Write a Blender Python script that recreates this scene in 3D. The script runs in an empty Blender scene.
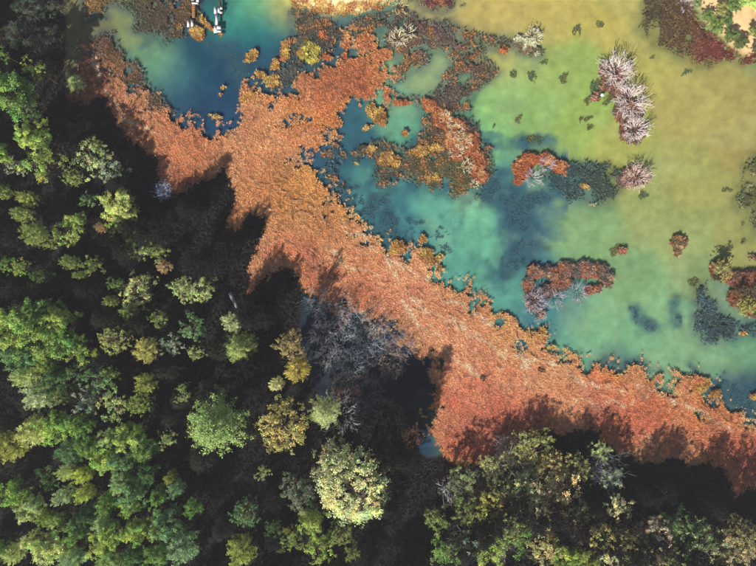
import bpy, math
import numpy as np
from mathutils import Vector

# ------------------------------------------------------------------ camera, sky, sun, exposure
S = bpy.context.scene
C = S.collection
H = 110.0            # drone height above the water, metres
MPP = 0.2            # metres on the ground per photo pixel
W_M = 756 * MPP
cam_d = bpy.data.cameras.new('camera'); cam = bpy.data.objects.new('camera', cam_d); C.objects.link(cam)
cam.location = (0, 0, H); cam.rotation_euler = (0, 0, 0)
cam_d.sensor_width = 36.0; cam_d.lens = 36.0 * H / W_M
cam_d.clip_start = 1.0; cam_d.clip_end = 5000.0
S.camera = cam

SUN_EL = math.radians(33.0)
SH_AZ = math.radians(27.0)      # shadows run up the picture, this far to the right
wd = bpy.data.worlds.new('World'); S.world = wd; wd.use_nodes = True
nt = wd.node_tree
sky = nt.nodes.new('ShaderNodeTexSky'); sky.sky_type = 'NISHITA'; sky.sun_disc = False
sky.sun_elevation = SUN_EL; sky.sun_rotation = math.pi + SH_AZ
bg = nt.nodes['Background']; bg.inputs['Strength'].default_value = 0.05
nt.links.new(sky.outputs['Color'], bg.inputs['Color'])
sun_d = bpy.data.lights.new('sun', 'SUN'); sun = bpy.data.objects.new('sun', sun_d); C.objects.link(sun)
sun_d.energy = 5.0; sun_d.angle = math.radians(0.5); sun_d.color = (1.0, 0.93, 0.82)
ldir = Vector((math.sin(SH_AZ) * math.cos(SUN_EL), math.cos(SH_AZ) * math.cos(SUN_EL), -math.sin(SUN_EL)))
sun.rotation_euler = ldir.to_track_quat('-Z', 'Y').to_euler()
sun.location = (-60, -90, 120)
S.view_settings.view_transform = 'Standard'; S.view_settings.look = 'None'
S.view_settings.exposure = 0.5; S.view_settings.gamma = 1.0
S.cycles.max_bounces = 6; S.cycles.transparent_max_bounces = 12

# ------------------------------------------------------------------ helpers
rng = np.random.default_rng(7)
def wx(px): return (np.asarray(px, float) - 378.0) * MPP
def wy(py): return (283.0 - np.asarray(py, float)) * MPP
def lin(c):
    c = np.asarray(c, float) / 255.0
    return np.where(c <= 0.04045, c / 12.92, ((c + 0.055) / 1.055) ** 2.4)

def noise(P, scale, seed):
    """smooth value noise 0..1 on photo-pixel points"""
    r = np.random.default_rng(seed).random((256, 256))
    q = P / scale + 1000.37 + seed * 13.7
    i = np.floor(q).astype(int); f = q - i; f = f * f * (3 - 2 * f)
    a, b = i[:, 0] & 255, i[:, 1] & 255; a1, b1 = (a + 1) & 255, (b + 1) & 255
    return (r[a, b] * (1 - f[:, 0]) + r[a1, b] * f[:, 0]) * (1 - f[:, 1]) + (r[a, b1] * (1 - f[:, 0]) + r[a1, b1] * f[:, 0]) * f[:, 1]
def fbm(P, scale, seed, octs=3):
    t = np.zeros(len(P)); amp = 1.0; s = 0
    for k in range(octs):
        t += amp * noise(P, scale / 2 ** k, seed + 31 * k); s += amp; amp *= 0.55
    return t / s - 0.5

def sdf(P, poly):
    """signed distance in pixels to a polygon, negative inside"""
    V = np.asarray(poly, float); n = len(V)
    d = np.full(len(P), 1e18); s = np.zeros(len(P), bool)
    for k in range(n):
        a, b = V[k], V[(k + 1) % n]; e = b - a; w = P - a
        t = np.clip((w @ e) / max(e @ e, 1e-9), 0, 1)
        q = w - t[:, None] * e
        d = np.minimum(d, (q * q).sum(1))
        c = (a[1] > P[:, 1]) != (b[1] > P[:, 1])
        if e[1] != 0: s ^= c & (P[:, 0] < e[0] * (P[:, 1] - a[1]) / e[1] + a[0])
    d = np.sqrt(d)
    return np.where(s, -d, d)
def ell(P, x, y, rx, ry, rot=0):
    c, s_ = math.cos(math.radians(rot)), math.sin(math.radians(rot))
    dx, dy = P[:, 0] - x, P[:, 1] - y
    u, v = (dx * c + dy * s_) / rx, (-dx * s_ + dy * c) / ry
    return (np.sqrt(u * u + v * v) - 1) * min(rx, ry)
def stroke(P, pts, w):
    V = np.asarray(pts, float); d = np.full(len(P), 1e18)
    for a, b in zip(V[:-1], V[1:]):
        e = b - a; q = P - a; t = np.clip((q @ e) / max(e @ e, 1e-9), 0, 1)
        q = q - t[:, None] * e; d = np.minimum(d, (q * q).sum(1))
    return np.sqrt(d) - w
def blend(P, pts, sig):
    """colour field from control points (x, y, r, g, b)"""
    A = np.asarray(pts, float); out = np.zeros((len(P), 3)); ws = np.zeros(len(P))
    L = lin(A[:, 2:5])
    for k in range(len(A)):
        d2 = (P[:, 0] - A[k, 0]) ** 2 + (P[:, 1] - A[k, 1]) ** 2
        w = np.exp(-d2 / (2 * sig * sig)) + 30.0 / (d2 + 900.0) * 1e-3
        out += w[:, None] * L[k]; ws += w
    return out / ws[:, None]
def grid_points(x0, x1, y0, y1, step, jit=1.0, r=None):
    r = r or rng
    gx, gy = np.meshgrid(np.arange(x0, x1, step), np.arange(y0, y1, step))
    P = np.stack([gx.ravel(), gy.ravel()], 1)
    return P + (r.random(P.shape) - 0.5) * step * jit

def make_mesh(name, V, F, col=None, mat=None, smooth=False):
    me = bpy.data.meshes.new(name)
    V = np.ascontiguousarray(V, np.float32); F = np.ascontiguousarray(F, np.int32)
    k = F.shape[1]
    me.vertices.add(len(V)); me.vertices.foreach_set('co', V.ravel())
    me.loops.add(F.size); me.loops.foreach_set('vertex_index', F.ravel())
    me.polygons.add(len(F)); me.polygons.foreach_set('loop_start', np.arange(0, F.size, k, dtype=np.int32))
    if smooth: me.polygons.foreach_set('use_smooth', np.ones(len(F), bool))
    if col is not None:
        at = me.attributes.new('tint', 'FLOAT_COLOR', 'POINT')
        c = np.ones((len(V), 4), np.float32); c[:, :3] = col
        at.data.foreach_set('color', c.ravel())
    me.update(calc_edges=True); me.validate()
    if mat: me.materials.append(mat)
    return me
def link(name, data, parent=None, **props):
    o = bpy.data.objects.new(name, data); C.objects.link(o)
    if parent is not None: o.parent = parent
    for k, v in props.items():
        if v is not None: o[k] = v
    return o
def thing(name, label, cat, loc=(0, 0, 0), rz=0, group=None):
    o = link(name, None, label=label, category=cat, group=group)
    o.location = loc; o.rotation_euler = (0, 0, rz); o.empty_display_size = 0.5
    return o

class Geo:
    """collects tubes, boxes and blades; everything is triangles"""
    def __init__(s): s.v = []; s.f = []; s.c = []; s.n = 0
    def add(s, V, F, col=(1, 1, 1)):
        V = np.asarray(V, float).reshape(-1, 3); F = np.asarray(F, int)
        s.v.append(V); s.f.append(F + s.n); s.n += len(V)
        col = np.asarray(col, float)
        s.c.append(np.broadcast_to(col, (len(V), 3)).copy() if col.ndim == 1 else col)
    def tube(s, pts, rad, sides=5, col=(1, 1, 1)):
        pts = np.asarray(pts, float); n = len(pts)
        d = np.gradient(pts, axis=0); d /= np.linalg.norm(d, axis=1)[:, None] + 1e-9
        ref = np.where(np.abs(d[:, 2:3]) > 0.9, np.array([[1.0, 0, 0]]), np.array([[0, 0, 1.0]]))
        u = np.cross(d, ref); u /= np.linalg.norm(u, axis=1)[:, None] + 1e-9; w = np.cross(d, u)
        a = np.arange(sides) * 2 * math.pi / sides
        rad = np.broadcast_to(np.asarray(rad, float), (n,))
        V = pts[:, None, :] + rad[:, None, None] * (np.cos(a)[None, :, None] * u[:, None, :] + np.sin(a)[None, :, None] * w[:, None, :])
        V = np.concatenate([V.reshape(-1, 3), pts[:1], pts[-1:]])
        F = []
        for i in range(n - 1):
            for j in range(sides):
                p, q = i * sides + j, i * sides + (j + 1) % sides
                F += [(p, q, q + sides), (p, q + sides, p + sides)]
        for j in range(sides):
            F.append((n * sides, (j + 1) % sides, j)); F.append((n * sides + 1, (n - 1) * sides + j, (n - 1) * sides + (j + 1) % sides))
        s.add(V, F, col)
    def box(s, x0, x1, y0, y1, z0, z1, col=(1, 1, 1)):
        V = [(x, y, z) for z in (z0, z1) for y in (y0, y1) for x in (x0, x1)]
        Q = [(0, 2, 3, 1), (4, 5, 7, 6), (0, 1, 5, 4), (2, 6, 7, 3), (0, 4, 6, 2), (1, 3, 7, 5)]
        s.add(V, [t for a, b, c, d in Q for t in ((a, b, c), (a, c, d))], col)
    def mesh(s, name, mat, smooth=False):
        return make_mesh(name, np.concatenate(s.v), np.concatenate(s.f), np.concatenate(s.c), mat, smooth)

def blades(geo, X, Y, Z, col, n, L, w, lean, r, spread=0.12, cj=0.22):
    """n single-triangle blades leaning out of every point"""
    N = len(X); M = N * n
    a = r.random(M) * 2 * math.pi
    Lr = np.repeat(np.broadcast_to(L, (N,)), n) * (0.6 + 0.8 * r.random(M))
    le = np.clip(lean[0] + (lean[1] - lean[0]) * r.random(M), 0, 0.995)
    ca, sa = np.cos(a), np.sin(a)
    bx = np.repeat(X, n) + ca * spread * r.random(M); by = np.repeat(Y, n) + sa * spread * r.random(M); bz = np.repeat(Z, n)
    ww = w * (0.6 + 0.8 * r.random(M))
    tip = np.stack([bx + ca * le * Lr, by + sa * le * Lr, bz + np.sqrt(1 - le ** 2) * Lr], 1)
    tw = r.random(M) * 0.6
    p1 = np.stack([bx - sa * ww, by + ca * ww, bz + tw * ww], 1); p2 = np.stack([bx + sa * ww, by - ca * ww, bz - tw * ww], 1)
    V = np.stack([p1, p2, tip], 1).reshape(-1, 3)
    F = np.arange(3 * M).reshape(-1, 3)
    c = np.repeat(col, n, 0) * (1 + cj * (r.random((M, 1)) * 2 - 1)) * (1 + 0.06 * r.standard_normal((M, 3)))
    geo.add(V, F, np.repeat(np.clip(c, 0.003, 0.95), 3, 0))

# ------------------------------------------------------------------ materials (colour comes from each piece's own tint)
def mat_new(name):
    m = bpy.data.materials.new(name); m.use_nodes = True
    n = m.node_tree; n.nodes.clear()
    o = n.nodes.new('ShaderNodeOutputMaterial')
    return m, n, o
def attr_mat(name, rough=0.9, trans=0.0, obj_col=False, nscale=None, namp=0.3, bump=0.0):
    m, n, o = mat_new(name)
    at = n.nodes.new('ShaderNodeAttribute'); at.attribute_name = 'tint'
    col = at.outputs['Color']
    if obj_col:
        oi = n.nodes.new('ShaderNodeObjectInfo'); mx = n.nodes.new('ShaderNodeMix'); mx.data_type = 'RGBA'; mx.blend_type = 'MULTIPLY'
        mx.inputs['Factor'].default_value = 1
        n.links.new(col, mx.inputs[6]); n.links.new(oi.outputs['Color'], mx.inputs[7]); col = mx.outputs[2]
    b = n.nodes.new('ShaderNodeBsdfPrincipled'); b.inputs['Roughness'].default_value = rough
    b.inputs['Specular IOR Level'].default_value = 0.25
    if nscale:
        tc = n.nodes.new('ShaderNodeTexCoord'); nz = n.nodes.new('ShaderNodeTexNoise'); nz.inputs['Scale'].default_value = nscale
        nz.inputs['Detail'].default_value = 6; nz.inputs['Roughness'].default_value = 0.65
        n.links.new(tc.outputs['Object'], nz.inputs['Vector'])
        mr = n.nodes.new('ShaderNodeMapRange'); mr.inputs[1].default_value = 0.25; mr.inputs[2].default_value = 0.75
        mr.inputs[3].default_value = 1 - namp; mr.inputs[4].default_value = 1 + namp
        n.links.new(nz.outputs['Fac'], mr.inputs[0])
        mx = n.nodes.new('ShaderNodeMix'); mx.data_type = 'RGBA'; mx.blend_type = 'MULTIPLY'; mx.inputs['Factor'].default_value = 1
        n.links.new(col, mx.inputs[6]); n.links.new(mr.outputs[0], mx.inputs[7]); col = mx.outputs[2]
        if bump:
            bp = n.nodes.new('ShaderNodeBump'); bp.inputs['Distance'].default_value = bump
            n.links.new(nz.outputs['Fac'], bp.inputs['Height']); n.links.new(bp.outputs['Normal'], b.inputs['Normal'])
    n.links.new(col, b.inputs['Base Color'])
    sh = b.outputs[0]
    if trans:
        t = n.nodes.new('ShaderNodeBsdfTranslucent'); n.links.new(col, t.inputs['Color'])
        ms = n.nodes.new('ShaderNodeMixShader'); ms.inputs[0].default_value = trans
        n.links.new(b.outputs[0], ms.inputs[1]); n.links.new(t.outputs[0], ms.inputs[2]); sh = ms.outputs[0]
    n.links.new(sh, o.inputs['Surface'])
    return m
M_ground = attr_mat('soil_and_lakebed', 0.95, nscale=0.5, namp=0.2, bump=0.05)
M_reed = attr_mat('dry_reed', 0.85, trans=0.15)
M_mat = attr_mat('reed_litter', 0.95, nscale=1.6, namp=0.35, bump=0.08)
M_weed = attr_mat('water_weed', 0.8, trans=0.1)
M_leaf = attr_mat('leaves', 0.75, trans=0.28, obj_col=True)
M_bark = attr_mat('bark', 0.9, nscale=3.0, namp=0.3)
M_dead = attr_mat('bleached_wood', 0.9, nscale=4.0, namp=0.2)
M_paint = attr_mat('white_coated_deck', 0.6, nscale=5.0, namp=0.08)

def water_mat():
    m, n, o = mat_new('lake_water')
    tr = n.nodes.new('ShaderNodeBsdfTransparent'); tr.inputs['Color'].default_value = (0.965, 0.98, 0.965, 1)
    gl = n.nodes.new('ShaderNodeBsdfGlossy'); gl.inputs['Roughness'].default_value = 0.04
    lw = n.nodes.new('ShaderNodeLayerWeight'); lw.inputs['Blend'].default_value = 0.5
    pw = n.nodes.new('ShaderNodeMath'); pw.operation = 'POWER'; pw.inputs[1].default_value = 5
    fr = n.nodes.new('ShaderNodeMath'); fr.operation = 'MULTIPLY_ADD'; fr.inputs[1].default_value = 0.98; fr.inputs[2].default_value = 0.02
    n.links.new(lw.outputs['Facing'], pw.inputs[0]); n.links.new(pw.outputs[0], fr.inputs[0])
    tc = n.nodes.new('ShaderNodeTexCoord'); nz = n.nodes.new('ShaderNodeTexNoise'); nz.inputs['Scale'].default_value = 1.2; nz.inputs['Detail'].default_value = 4
    bp = n.nodes.new('ShaderNodeBump'); bp.inputs['Strength'].default_value = 0.25; bp.inputs['Distance'].default_value = 0.03
    n.links.new(tc.outputs['Object'], nz.inputs['Vector']); n.links.new(nz.outputs['Fac'], bp.inputs['Height'])
    n.links.new(bp.outputs['Normal'], gl.inputs['Normal'])
    ms = n.nodes.new('ShaderNodeMixShader'); n.links.new(fr.outputs[0], ms.inputs[0])
    n.links.new(tr.outputs[0], ms.inputs[1]); n.links.new(gl.outputs[0], ms.inputs[2])
    n.links.new(ms.outputs[0], o.inputs['Surface'])
    return m
M_water = water_mat()

# ------------------------------------------------------------------ the layout, in photo pixels (0.2 m each)
LAND = [(-4000, -4000), (58, -4000), (62, -60), (66, 30), (68, 84), (74, 92), (104, 88), (116, 98), (124, 114), (136, 130), (160, 142), (172, 166), (178, 180), (200, 168), (230, 152), (246, 186), (268, 196), (280, 222), (276, 250), (296, 250), (310, 274), (304, 290), (298, 340), (306, 385), (330, 412),
        (380, 415), (405, 428), (416, 436), (416, 452), (428, 460), (446, 456), (484, 450), (520, 420), (550, 408), (596, 410), (620, 436), (680, 436), (712, 444), (736, 464), (760, 470), (1000, 580), (4000, 2000), (4000, 4000), (-4000, 4000)]  # inner edge carries the dark ground up to the forest shadow outline
SAND = [(270, -4000), (286, -60), (291, -6), (300, 5), (318, 9), (345, 13), (368, 9), (384, 2), (396, -8), (410, -60), (420, -4000)]
BANK = [(676, -4000), (680, -60), (686, -4), (700, 12), (716, 28), (728, 44), (744, 56), (762, 60), (900, 62), (4000, 64), (4000, -4000)]
REED = [(84, 44), (92, 56), (101, 64), (116, 72), (130, 86), (148, 102), (170, 116), (190, 129), (206, 137), (230, 128), (243, 110), (246, 98), (252, 90),
        (262, 92), (272, 100), (285, 92), (297, 82), (302, 75), (312, 67), (330, 62), (344, 50), (354, 36), (370, 33), (380, 45), (392, 52), (396, 62), (393, 80),
        (388, 99), (375, 96), (366, 100), (352, 108), (342, 122), (330, 134), (340, 138), (326, 144), (314, 150), (306, 165), (316, 172), (320, 186), (335, 205), (350, 220), (360, 231),
        (372, 241), (385, 248), (395, 243), (405, 252), (413, 258), (425, 251), (432, 264), (438, 275), (450, 290), (465, 293), (480, 300), (495, 310),
        (510, 328), (526, 343), (541, 336), (545, 348), (560, 354), (570, 360), (590, 375), (600, 371), (620, 371), (641, 368), (655, 380), (675, 382),
        (690, 386), (700, 380), (706, 391), (722, 398), (738, 415), (756, 425), (800, 445), (1100, 560), (1100, 640), (758, 490), (746, 489), (733, 496), (728, 482), (720, 466), (706, 462), (690, 464), (678, 456), (664, 461), (648, 463), (632, 458), (614, 453), (600, 440), (592, 430), (578, 430), (562, 436), (548, 430), (534, 434), (522, 439), (512, 446), (498, 455), (484, 464), (466, 466),
        (452, 463), (440, 452), (432, 440), (424, 428), (430, 410), (436, 390), (438, 374), (430, 362), (410, 348), (396, 326), (350, 308), (306, 292), (300, 284), (296, 273), (288, 268), (276, 270), (268, 278), (250, 294), (248, 272), (257, 250), (266, 236), (265, 222), (261, 213), (252, 215), (240, 230), (226, 232),
        (233, 206), (237, 196), (231, 186), (225, 170), (214, 178), (200, 182), (188, 190), (178, 196), (164, 196), (159, 178), (157, 160), (148, 154), (138, 146), (128, 140), (121, 128), (113, 114), (105, 100), (90, 104), (72, 102), (64, 98), (68, 86), (78, 70), (82, 52)]  # landward side drawn along the outline of the forest shadow
WEEDS = [
    [(292, 12), (305, 8), (330, 14), (350, 18), (380, 12), (395, 0), (425, 14), (440, 18), (455, 25), (470, 32), (480, 45), (488, 60), (497, 72), (492, 85),
     (478, 92), (470, 105), (480, 122), (489, 150), (490, 178), (478, 200), (462, 208), (448, 198), (430, 186), (412, 186), (398, 178), (392, 190), (378, 185), (372, 160), (352, 165), (346, 152), (356, 140),
     (372, 140), (385, 143), (396, 150), (408, 142), (418, 130), (418, 115), (412, 102), (400, 96), (392, 100), (390, 80), (395, 60), (385, 50), (375, 30),
     (350, 34), (340, 48), (325, 60), (305, 66), (298, 78), (288, 88), (275, 98), (262, 92), (272, 75), (288, 62), (292, 35)],
    [(440, 20), (455, 20), (475, 28), (500, 33), (520, 42), (541, 54), (538, 58), (515, 52), (500, 53), (485, 46), (470, 42), (450, 40)],
    [(118, -60), (118, 2), (128, 10), (138, 17), (131, 27), (134, 34), (142, 38), (138, 47), (148, 46), (152, 38), (166, 44), (182, 40), (196, 34), (206, 24), (203, 8), (200, -60)],
    [(80, -60), (80, 4), (84, 18), (95, 17), (103, 14), (106, 4), (116, 0), (118, -60)],
    [(88, 32), (98, 28), (110, 33), (120, 44), (130, 56), (141, 74), (154, 92), (174, 112), (152, 110), (132, 94), (116, 80), (100, 72), (90, 58), (84, 46)],
    [(548, 165), (575, 159), (600, 165), (622, 170), (622, 192), (610, 205), (592, 203), (575, 200), (560, 194), (545, 190)],
    [(636, -60), (640, 18), (645, 35), (655, 48), (666, 50), (674, 58), (690, 62), (702, 66), (722, 62), (738, 63), (800, 66), (800, 40), (740, 55), (722, 38), (700, 14), (684, -4), (680, -60)],
    [(690, 284), (706, 282), (714, 300), (724, 316), (756, 322), (820, 330), (820, 345), (752, 335), (732, 340), (702, 344), (692, 332), (700, 308)],
    [(742, 160), (762, 145), (800, 150), (800, 245), (750, 238), (746, 216), (735, 204), (741, 186)],
    [(412, -8), (416, 6), (428, 14), (442, 13), (452, 6), (456, -8)],
    [(318, 150), (330, 140), (345, 142), (348, 158), (340, 172), (350, 186), (342, 198), (330, 190), (322, 176)],
]
HOLES = [[(398, 85), (412, 74), (425, 66), (434, 54), (447, 54), (451, 68), (441, 77), (449, 80), (461, 74), (470, 78), (462, 84), (446, 82), (436, 90), (425, 98), (412, 95), (402, 97)]]
SUBMERGED = [
    [(478, 188), (500, 176), (520, 188), (545, 188), (560, 196), (536, 206), (530, 216), (540, 235), (548, 248), (532, 262), (516, 278), (500, 270), (506, 250), (516, 236), (505, 220), (500, 206), (484, 204)],
    [(400, 188), (388, 200), (392, 220), (402, 232), (388, 240), (374, 226), (362, 212), (370, 196)],
    [(632, 308), (638, 306), (644, 316), (656, 324), (654, 330), (642, 326)],
    [(672, 296), (680, 300), (684, 316), (680, 324), (672, 318)],
    [(538, 138), (546, 136), (542, 142), (530, 142), (526, 138)],
    [(205, 38), (224, 44), (240, 58), (250, 70), (262, 66), (258, 84), (250, 92), (240, 82), (228, 64), (212, 50)],
    [(596, 370), (612, 356), (640, 362), (660, 374), (640, 370), (620, 372)],
    [(690, 366), (712, 378), (730, 372), (760, 386), (760, 424), (738, 412), (722, 396), (706, 388)],
]
WATER = [(205, 60, 10, 76, 100), (190, 100, 16, 64, 98), (218, 112, 22, 68, 104), (226, 80, 12, 70, 102), (240, 70, 12, 66, 98), (150, 60, 104, 148, 112), (135, 27, 138, 152, 100), (88, 24, 135, 130, 85), (168, 78, 56, 118, 122), (150, 78, 96, 142, 112),
         (178, 90, 40, 92, 112), (160, 95, 36, 70, 100), (252, 6, 98, 166, 126), (226, 16, 44, 128, 120), (210, 8, 32, 100, 110), (282, 6, 190, 188, 112), (266, 28, 26, 122, 118), (250, 30, 30, 112, 116), (272, 52, 28, 74, 108), (250, 48, 26, 76, 106),
         (352, 130, 48, 105, 122), (338, 178, 44, 105, 120), (365, 190, 86, 152, 138), (345, 195, 40, 92, 112), (380, 210, 64, 128, 132), (405, 235, 60, 120, 128), (428, 76, 150, 176, 124), (448, 62, 140, 170, 124), (408, 122, 92, 156, 128), (400, 110, 110, 160, 128),
         (440, 215, 92, 158, 140), (470, 220, 108, 174, 142), (485, 250, 100, 168, 138), (455, 262, 84, 150, 136), (520, 232, 64, 112, 122), (500, 110, 146, 192, 118), (520, 90, 150, 192, 118), (540, 110, 152, 192, 112), (505, 60, 190, 188, 108), (535, 75, 168, 190, 108),
         (560, 20, 200, 184, 100), (500, 14, 206, 186, 106), (465, 14, 196, 178, 102), (610, 20, 196, 182, 96), (640, 60, 186, 180, 98), (575, 60, 158, 184, 100), (590, 100, 156, 184, 96), (575, 135, 160, 188, 98), (610, 150, 178, 180, 96),
         (480, 140, 124, 184, 124), (700, 100, 182, 172, 100), (740, 130, 178, 166, 96), (690, 180, 174, 172, 100), (650, 215, 160, 174, 108), (600, 225, 140, 174, 118), (570, 235, 128, 172, 122), (640, 280, 134, 174, 122), (690, 240, 160, 172, 108), (740, 250, 164, 164, 98),
         (600, 330, 116, 168, 128), (640, 350, 114, 164, 124), (700, 355, 108, 156, 120), (735, 350, 100, 146, 114), (745, 395, 44, 84, 98), (570, 345, 100, 158, 130), (540, 320, 62, 118, 128), (510, 290, 84, 146, 134), (500, 275, 90, 152, 134), (530, 265, 66, 116, 122),
         (520, 180, 84, 140, 128), (590, 190, 80, 125, 105), (425, 448, 44, 82, 110), (360, 350, 38, 58, 80), (305, 300, 36, 50, 66), (320, 325, 36, 52, 70), (345, 320, 40, 58, 78), (380, 330, 40, 60, 84), (330, 360, 34, 48, 64), (395, 380, 14, 18, 24), (360, 390, 26, 34, 44), (392, 352, 44, 74, 102), (410, 405, 12, 16, 22), (405, 425, 12, 16, 22), (425, 385, 12, 16, 22), (420, 365, 14, 18, 26), (385, 410, 16, 20, 28), (418, 420, 14, 20, 28), (285, 300, 36, 48, 60), (720, 300, 100, 135, 115), (700, 270, 140, 165, 110), (660, 310, 124, 168, 124), (310, 155, 40, 88, 118), (300, 60, 60, 90, 100),  # near-black points paint the cream tree's shadow into the bed
         (560, 150, 160, 186, 100), (545, 160, 130, 170, 110), (640, 190, 164, 172, 104), (560, 315, 70, 125, 125), (620, 370, 60, 105, 115)]
REEDC = [(95, 45, 112, 84, 66), (110, 60, 128, 92, 66), (84, 70, 128, 78, 60), (72, 92, 132, 76, 60), (92, 80, 150, 92, 66), (104, 84, 176, 120, 82), (125, 105, 176, 122, 80), (150, 130, 182, 120, 80), (190, 150, 186, 118, 80), (230, 145, 186, 120, 76),
         (280, 130, 190, 120, 74), (270, 105, 184, 116, 66), (350, 60, 160, 98, 64), (340, 90, 162, 94, 60), (362, 95, 196, 110, 72), (380, 80, 160, 96, 64), (310, 80, 164, 98, 64), (372, 50, 160, 98, 66), (388, 66, 158, 98, 66), (330, 120, 188, 112, 66), (250, 200, 186, 124, 78), (300, 200, 188, 130, 74),
         (320, 220, 186, 130, 78), (300, 250, 190, 118, 82), (360, 250, 192, 126, 88), (340, 290, 186, 108, 78), (400, 280, 204, 138, 102), (430, 310, 204, 136, 98), (470, 340, 206, 138, 100), (520, 340, 204, 142, 92), (450, 390, 206, 116, 86), (470, 440, 192, 110, 84),
         (400, 300, 200, 130, 96), (520, 380, 204, 120, 86), (580, 390, 206, 120, 86), (560, 360, 204, 128, 86), (640, 400, 196, 110, 74), (640, 375, 196, 122, 74), (690, 400, 190, 110, 70), (650, 440, 186, 106, 78), (720, 430, 186, 110, 76), (740, 470, 182, 106, 78), (510, 420, 188, 108, 82), (600, 430, 188, 108, 80), (800, 480, 182, 98, 68)]  # lower rim points browner, deepening the tree shade in the reed colour
WEEDC = [(330, 25, 96, 92, 76), (300, 30, 98, 96, 80), (285, 80, 84, 86, 84), (370, 25, 104, 94, 76), (330, 50, 84, 78, 76), (410, 20, 96, 86, 84), (440, 30, 92, 88, 92), (430, 40, 120, 100, 78), (460, 60, 122, 98, 74), (485, 80, 108, 96, 78), (450, 90, 106, 94, 84), (400, 70, 118, 96, 78),
         (470, 110, 96, 88, 84), (430, 130, 110, 92, 74), (470, 190, 104, 100, 70), (430, 175, 104, 100, 72), (390, 170, 92, 92, 76), (370, 160, 88, 92, 80), (500, 45, 98, 92, 70), (530, 45, 126, 100, 72), (160, 20, 92, 82, 70), (130, 5, 96, 92, 60), (190, 20, 112, 90, 62),
         (95, 8, 140, 112, 66), (110, 45, 98, 80, 68), (130, 78, 112, 88, 72), (100, 55, 124, 90, 66), (120, 66, 130, 98, 66), (580, 180, 66, 90, 86), (610, 180, 78, 90, 76), (555, 180, 60, 88, 96), (650, 20, 96, 88, 58), (670, 30, 108, 82, 58), (660, 5, 92, 84, 62), (706, 50, 128, 68, 62), (725, 55, 124, 66, 58), (680, 45, 96, 90, 60), (695, 15, 112, 82, 60),
         (710, 320, 70, 92, 98), (740, 330, 66, 88, 96), (750, 200, 120, 118, 74), (430, 3, 128, 64, 54), (330, 165, 62, 92, 104), (340, 190, 66, 92, 100)]
TRAILS = [[(84, 46), (96, 66), (99, 86), (114, 104), (132, 122), (152, 132), (168, 140)], [(340, 226), (366, 242), (390, 262), (404, 290), (424, 312), (452, 322), (474, 338)], [(372, 250), (410, 268), (436, 290), (470, 312), (500, 330)],
          [(446, 352), (466, 366), (482, 378)], [(505, 344), (507, 362), (500, 374)], [(525, 352), (527, 388)], [(545, 364), (566, 376), (590, 384), (620, 392)], [(330, 250), (352, 268), (380, 276)], [(400, 300), (420, 330), (446, 340)], [(560, 398), (600, 404), (650, 398)], [(636, 386), (668, 400), (700, 410), (730, 430)], [(474, 338), (500, 352), (540, 360)]]
G_BED, G_REED, G_WEED = 0.82, np.array([1.74, 1.92, 2.08]), 1.12

def reed_d(P):
    d = sdf(P, REED)
    k = np.clip((sdf(P, LAND) + 2) / 22, 0.0, 1)
    arm = np.exp(-((P[:, 0] - 345) / 50) ** 2 - ((P[:, 1] - 62) / 42) ** 2)      # the upper arm breaks into patches
    d += (fbm(P, 24, 3, 3) * 18 + fbm(P, 9, 5, 3) * 34 * (1 + 0.9 * arm)) * k + fbm(P, 3.5, 6, 2) * 5 + arm * 5
    d += (1 - k) * 9 * fbm(np.stack([P[:, 0] * 1.0 + P[:, 1] * 0.51, P[:, 1] * 0.22], 1), 4.0, 8, 2)   # landward rim streaked to imitate treetop shadows
    d += 6 * k * np.clip(fbm(P, 6, 12, 2) - 0.2, 0, 1) * 10
    # open pools eaten into the water side of the bed
    for (x, y, rx, ry, ro) in [(352, 108, 5, 3, 30), (318, 161, 9, 7, 0), (300, 118, 9, 2.5, 12), (288, 123, 5, 2, 0), (498, 322, 5, 4, 60), (472, 306, 4, 5, 0), (428, 444, 6, 9, 25), (520, 348, 5, 3, 40), (344, 118, 6, 4, 30),
                               (664, 389, 9, 3, 20), (711, 403, 8, 3.5, 35), (478, 300, 3, 3, 0), (290, 160, 4, 1.5, 0), (302, 155, 2, 5, 10), (700, 415, 4, 2, 40), (560, 352, 5, 2, 10)]:
        d = np.maximum(d, -(ell(P, x, y, rx, ry, ro) + fbm(P, 5, 9, 2) * 4))
    return d
def weed_d(P):
    d = np.full(len(P), 1e9)
    for w in WEEDS: d = np.minimum(d, sdf(P, w))
    for h in HOLES: d = np.maximum(d, -sdf(P, h))
    return d + fbm(P, 20, 13, 3) * 16 + fbm(P, 5, 17, 2) * 5
def sub_d(P):
    d = np.full(len(P), 1e9)
    for w in SUBMERGED: d = np.minimum(d, sdf(P, w))
    return d + fbm(P, 16, 23, 3) * 18
def land_d(P):
    return np.minimum(np.minimum(sdf(P, LAND) + fbm(P, 30, 41, 3) * 14, sdf(P, BANK) + fbm(P, 14, 43, 3) * 10), sdf(P, SAND) + fbm(P, 10, 47, 3) * 6)
def ground_z(P):
    d = land_d(P)                       # >0 over the lake
    z = np.where(d < 0, np.minimum(-d * 0.02, 0.55) + 0.04, -np.minimum(d * 0.05, 0.48) + 0.04)
    return z

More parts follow.
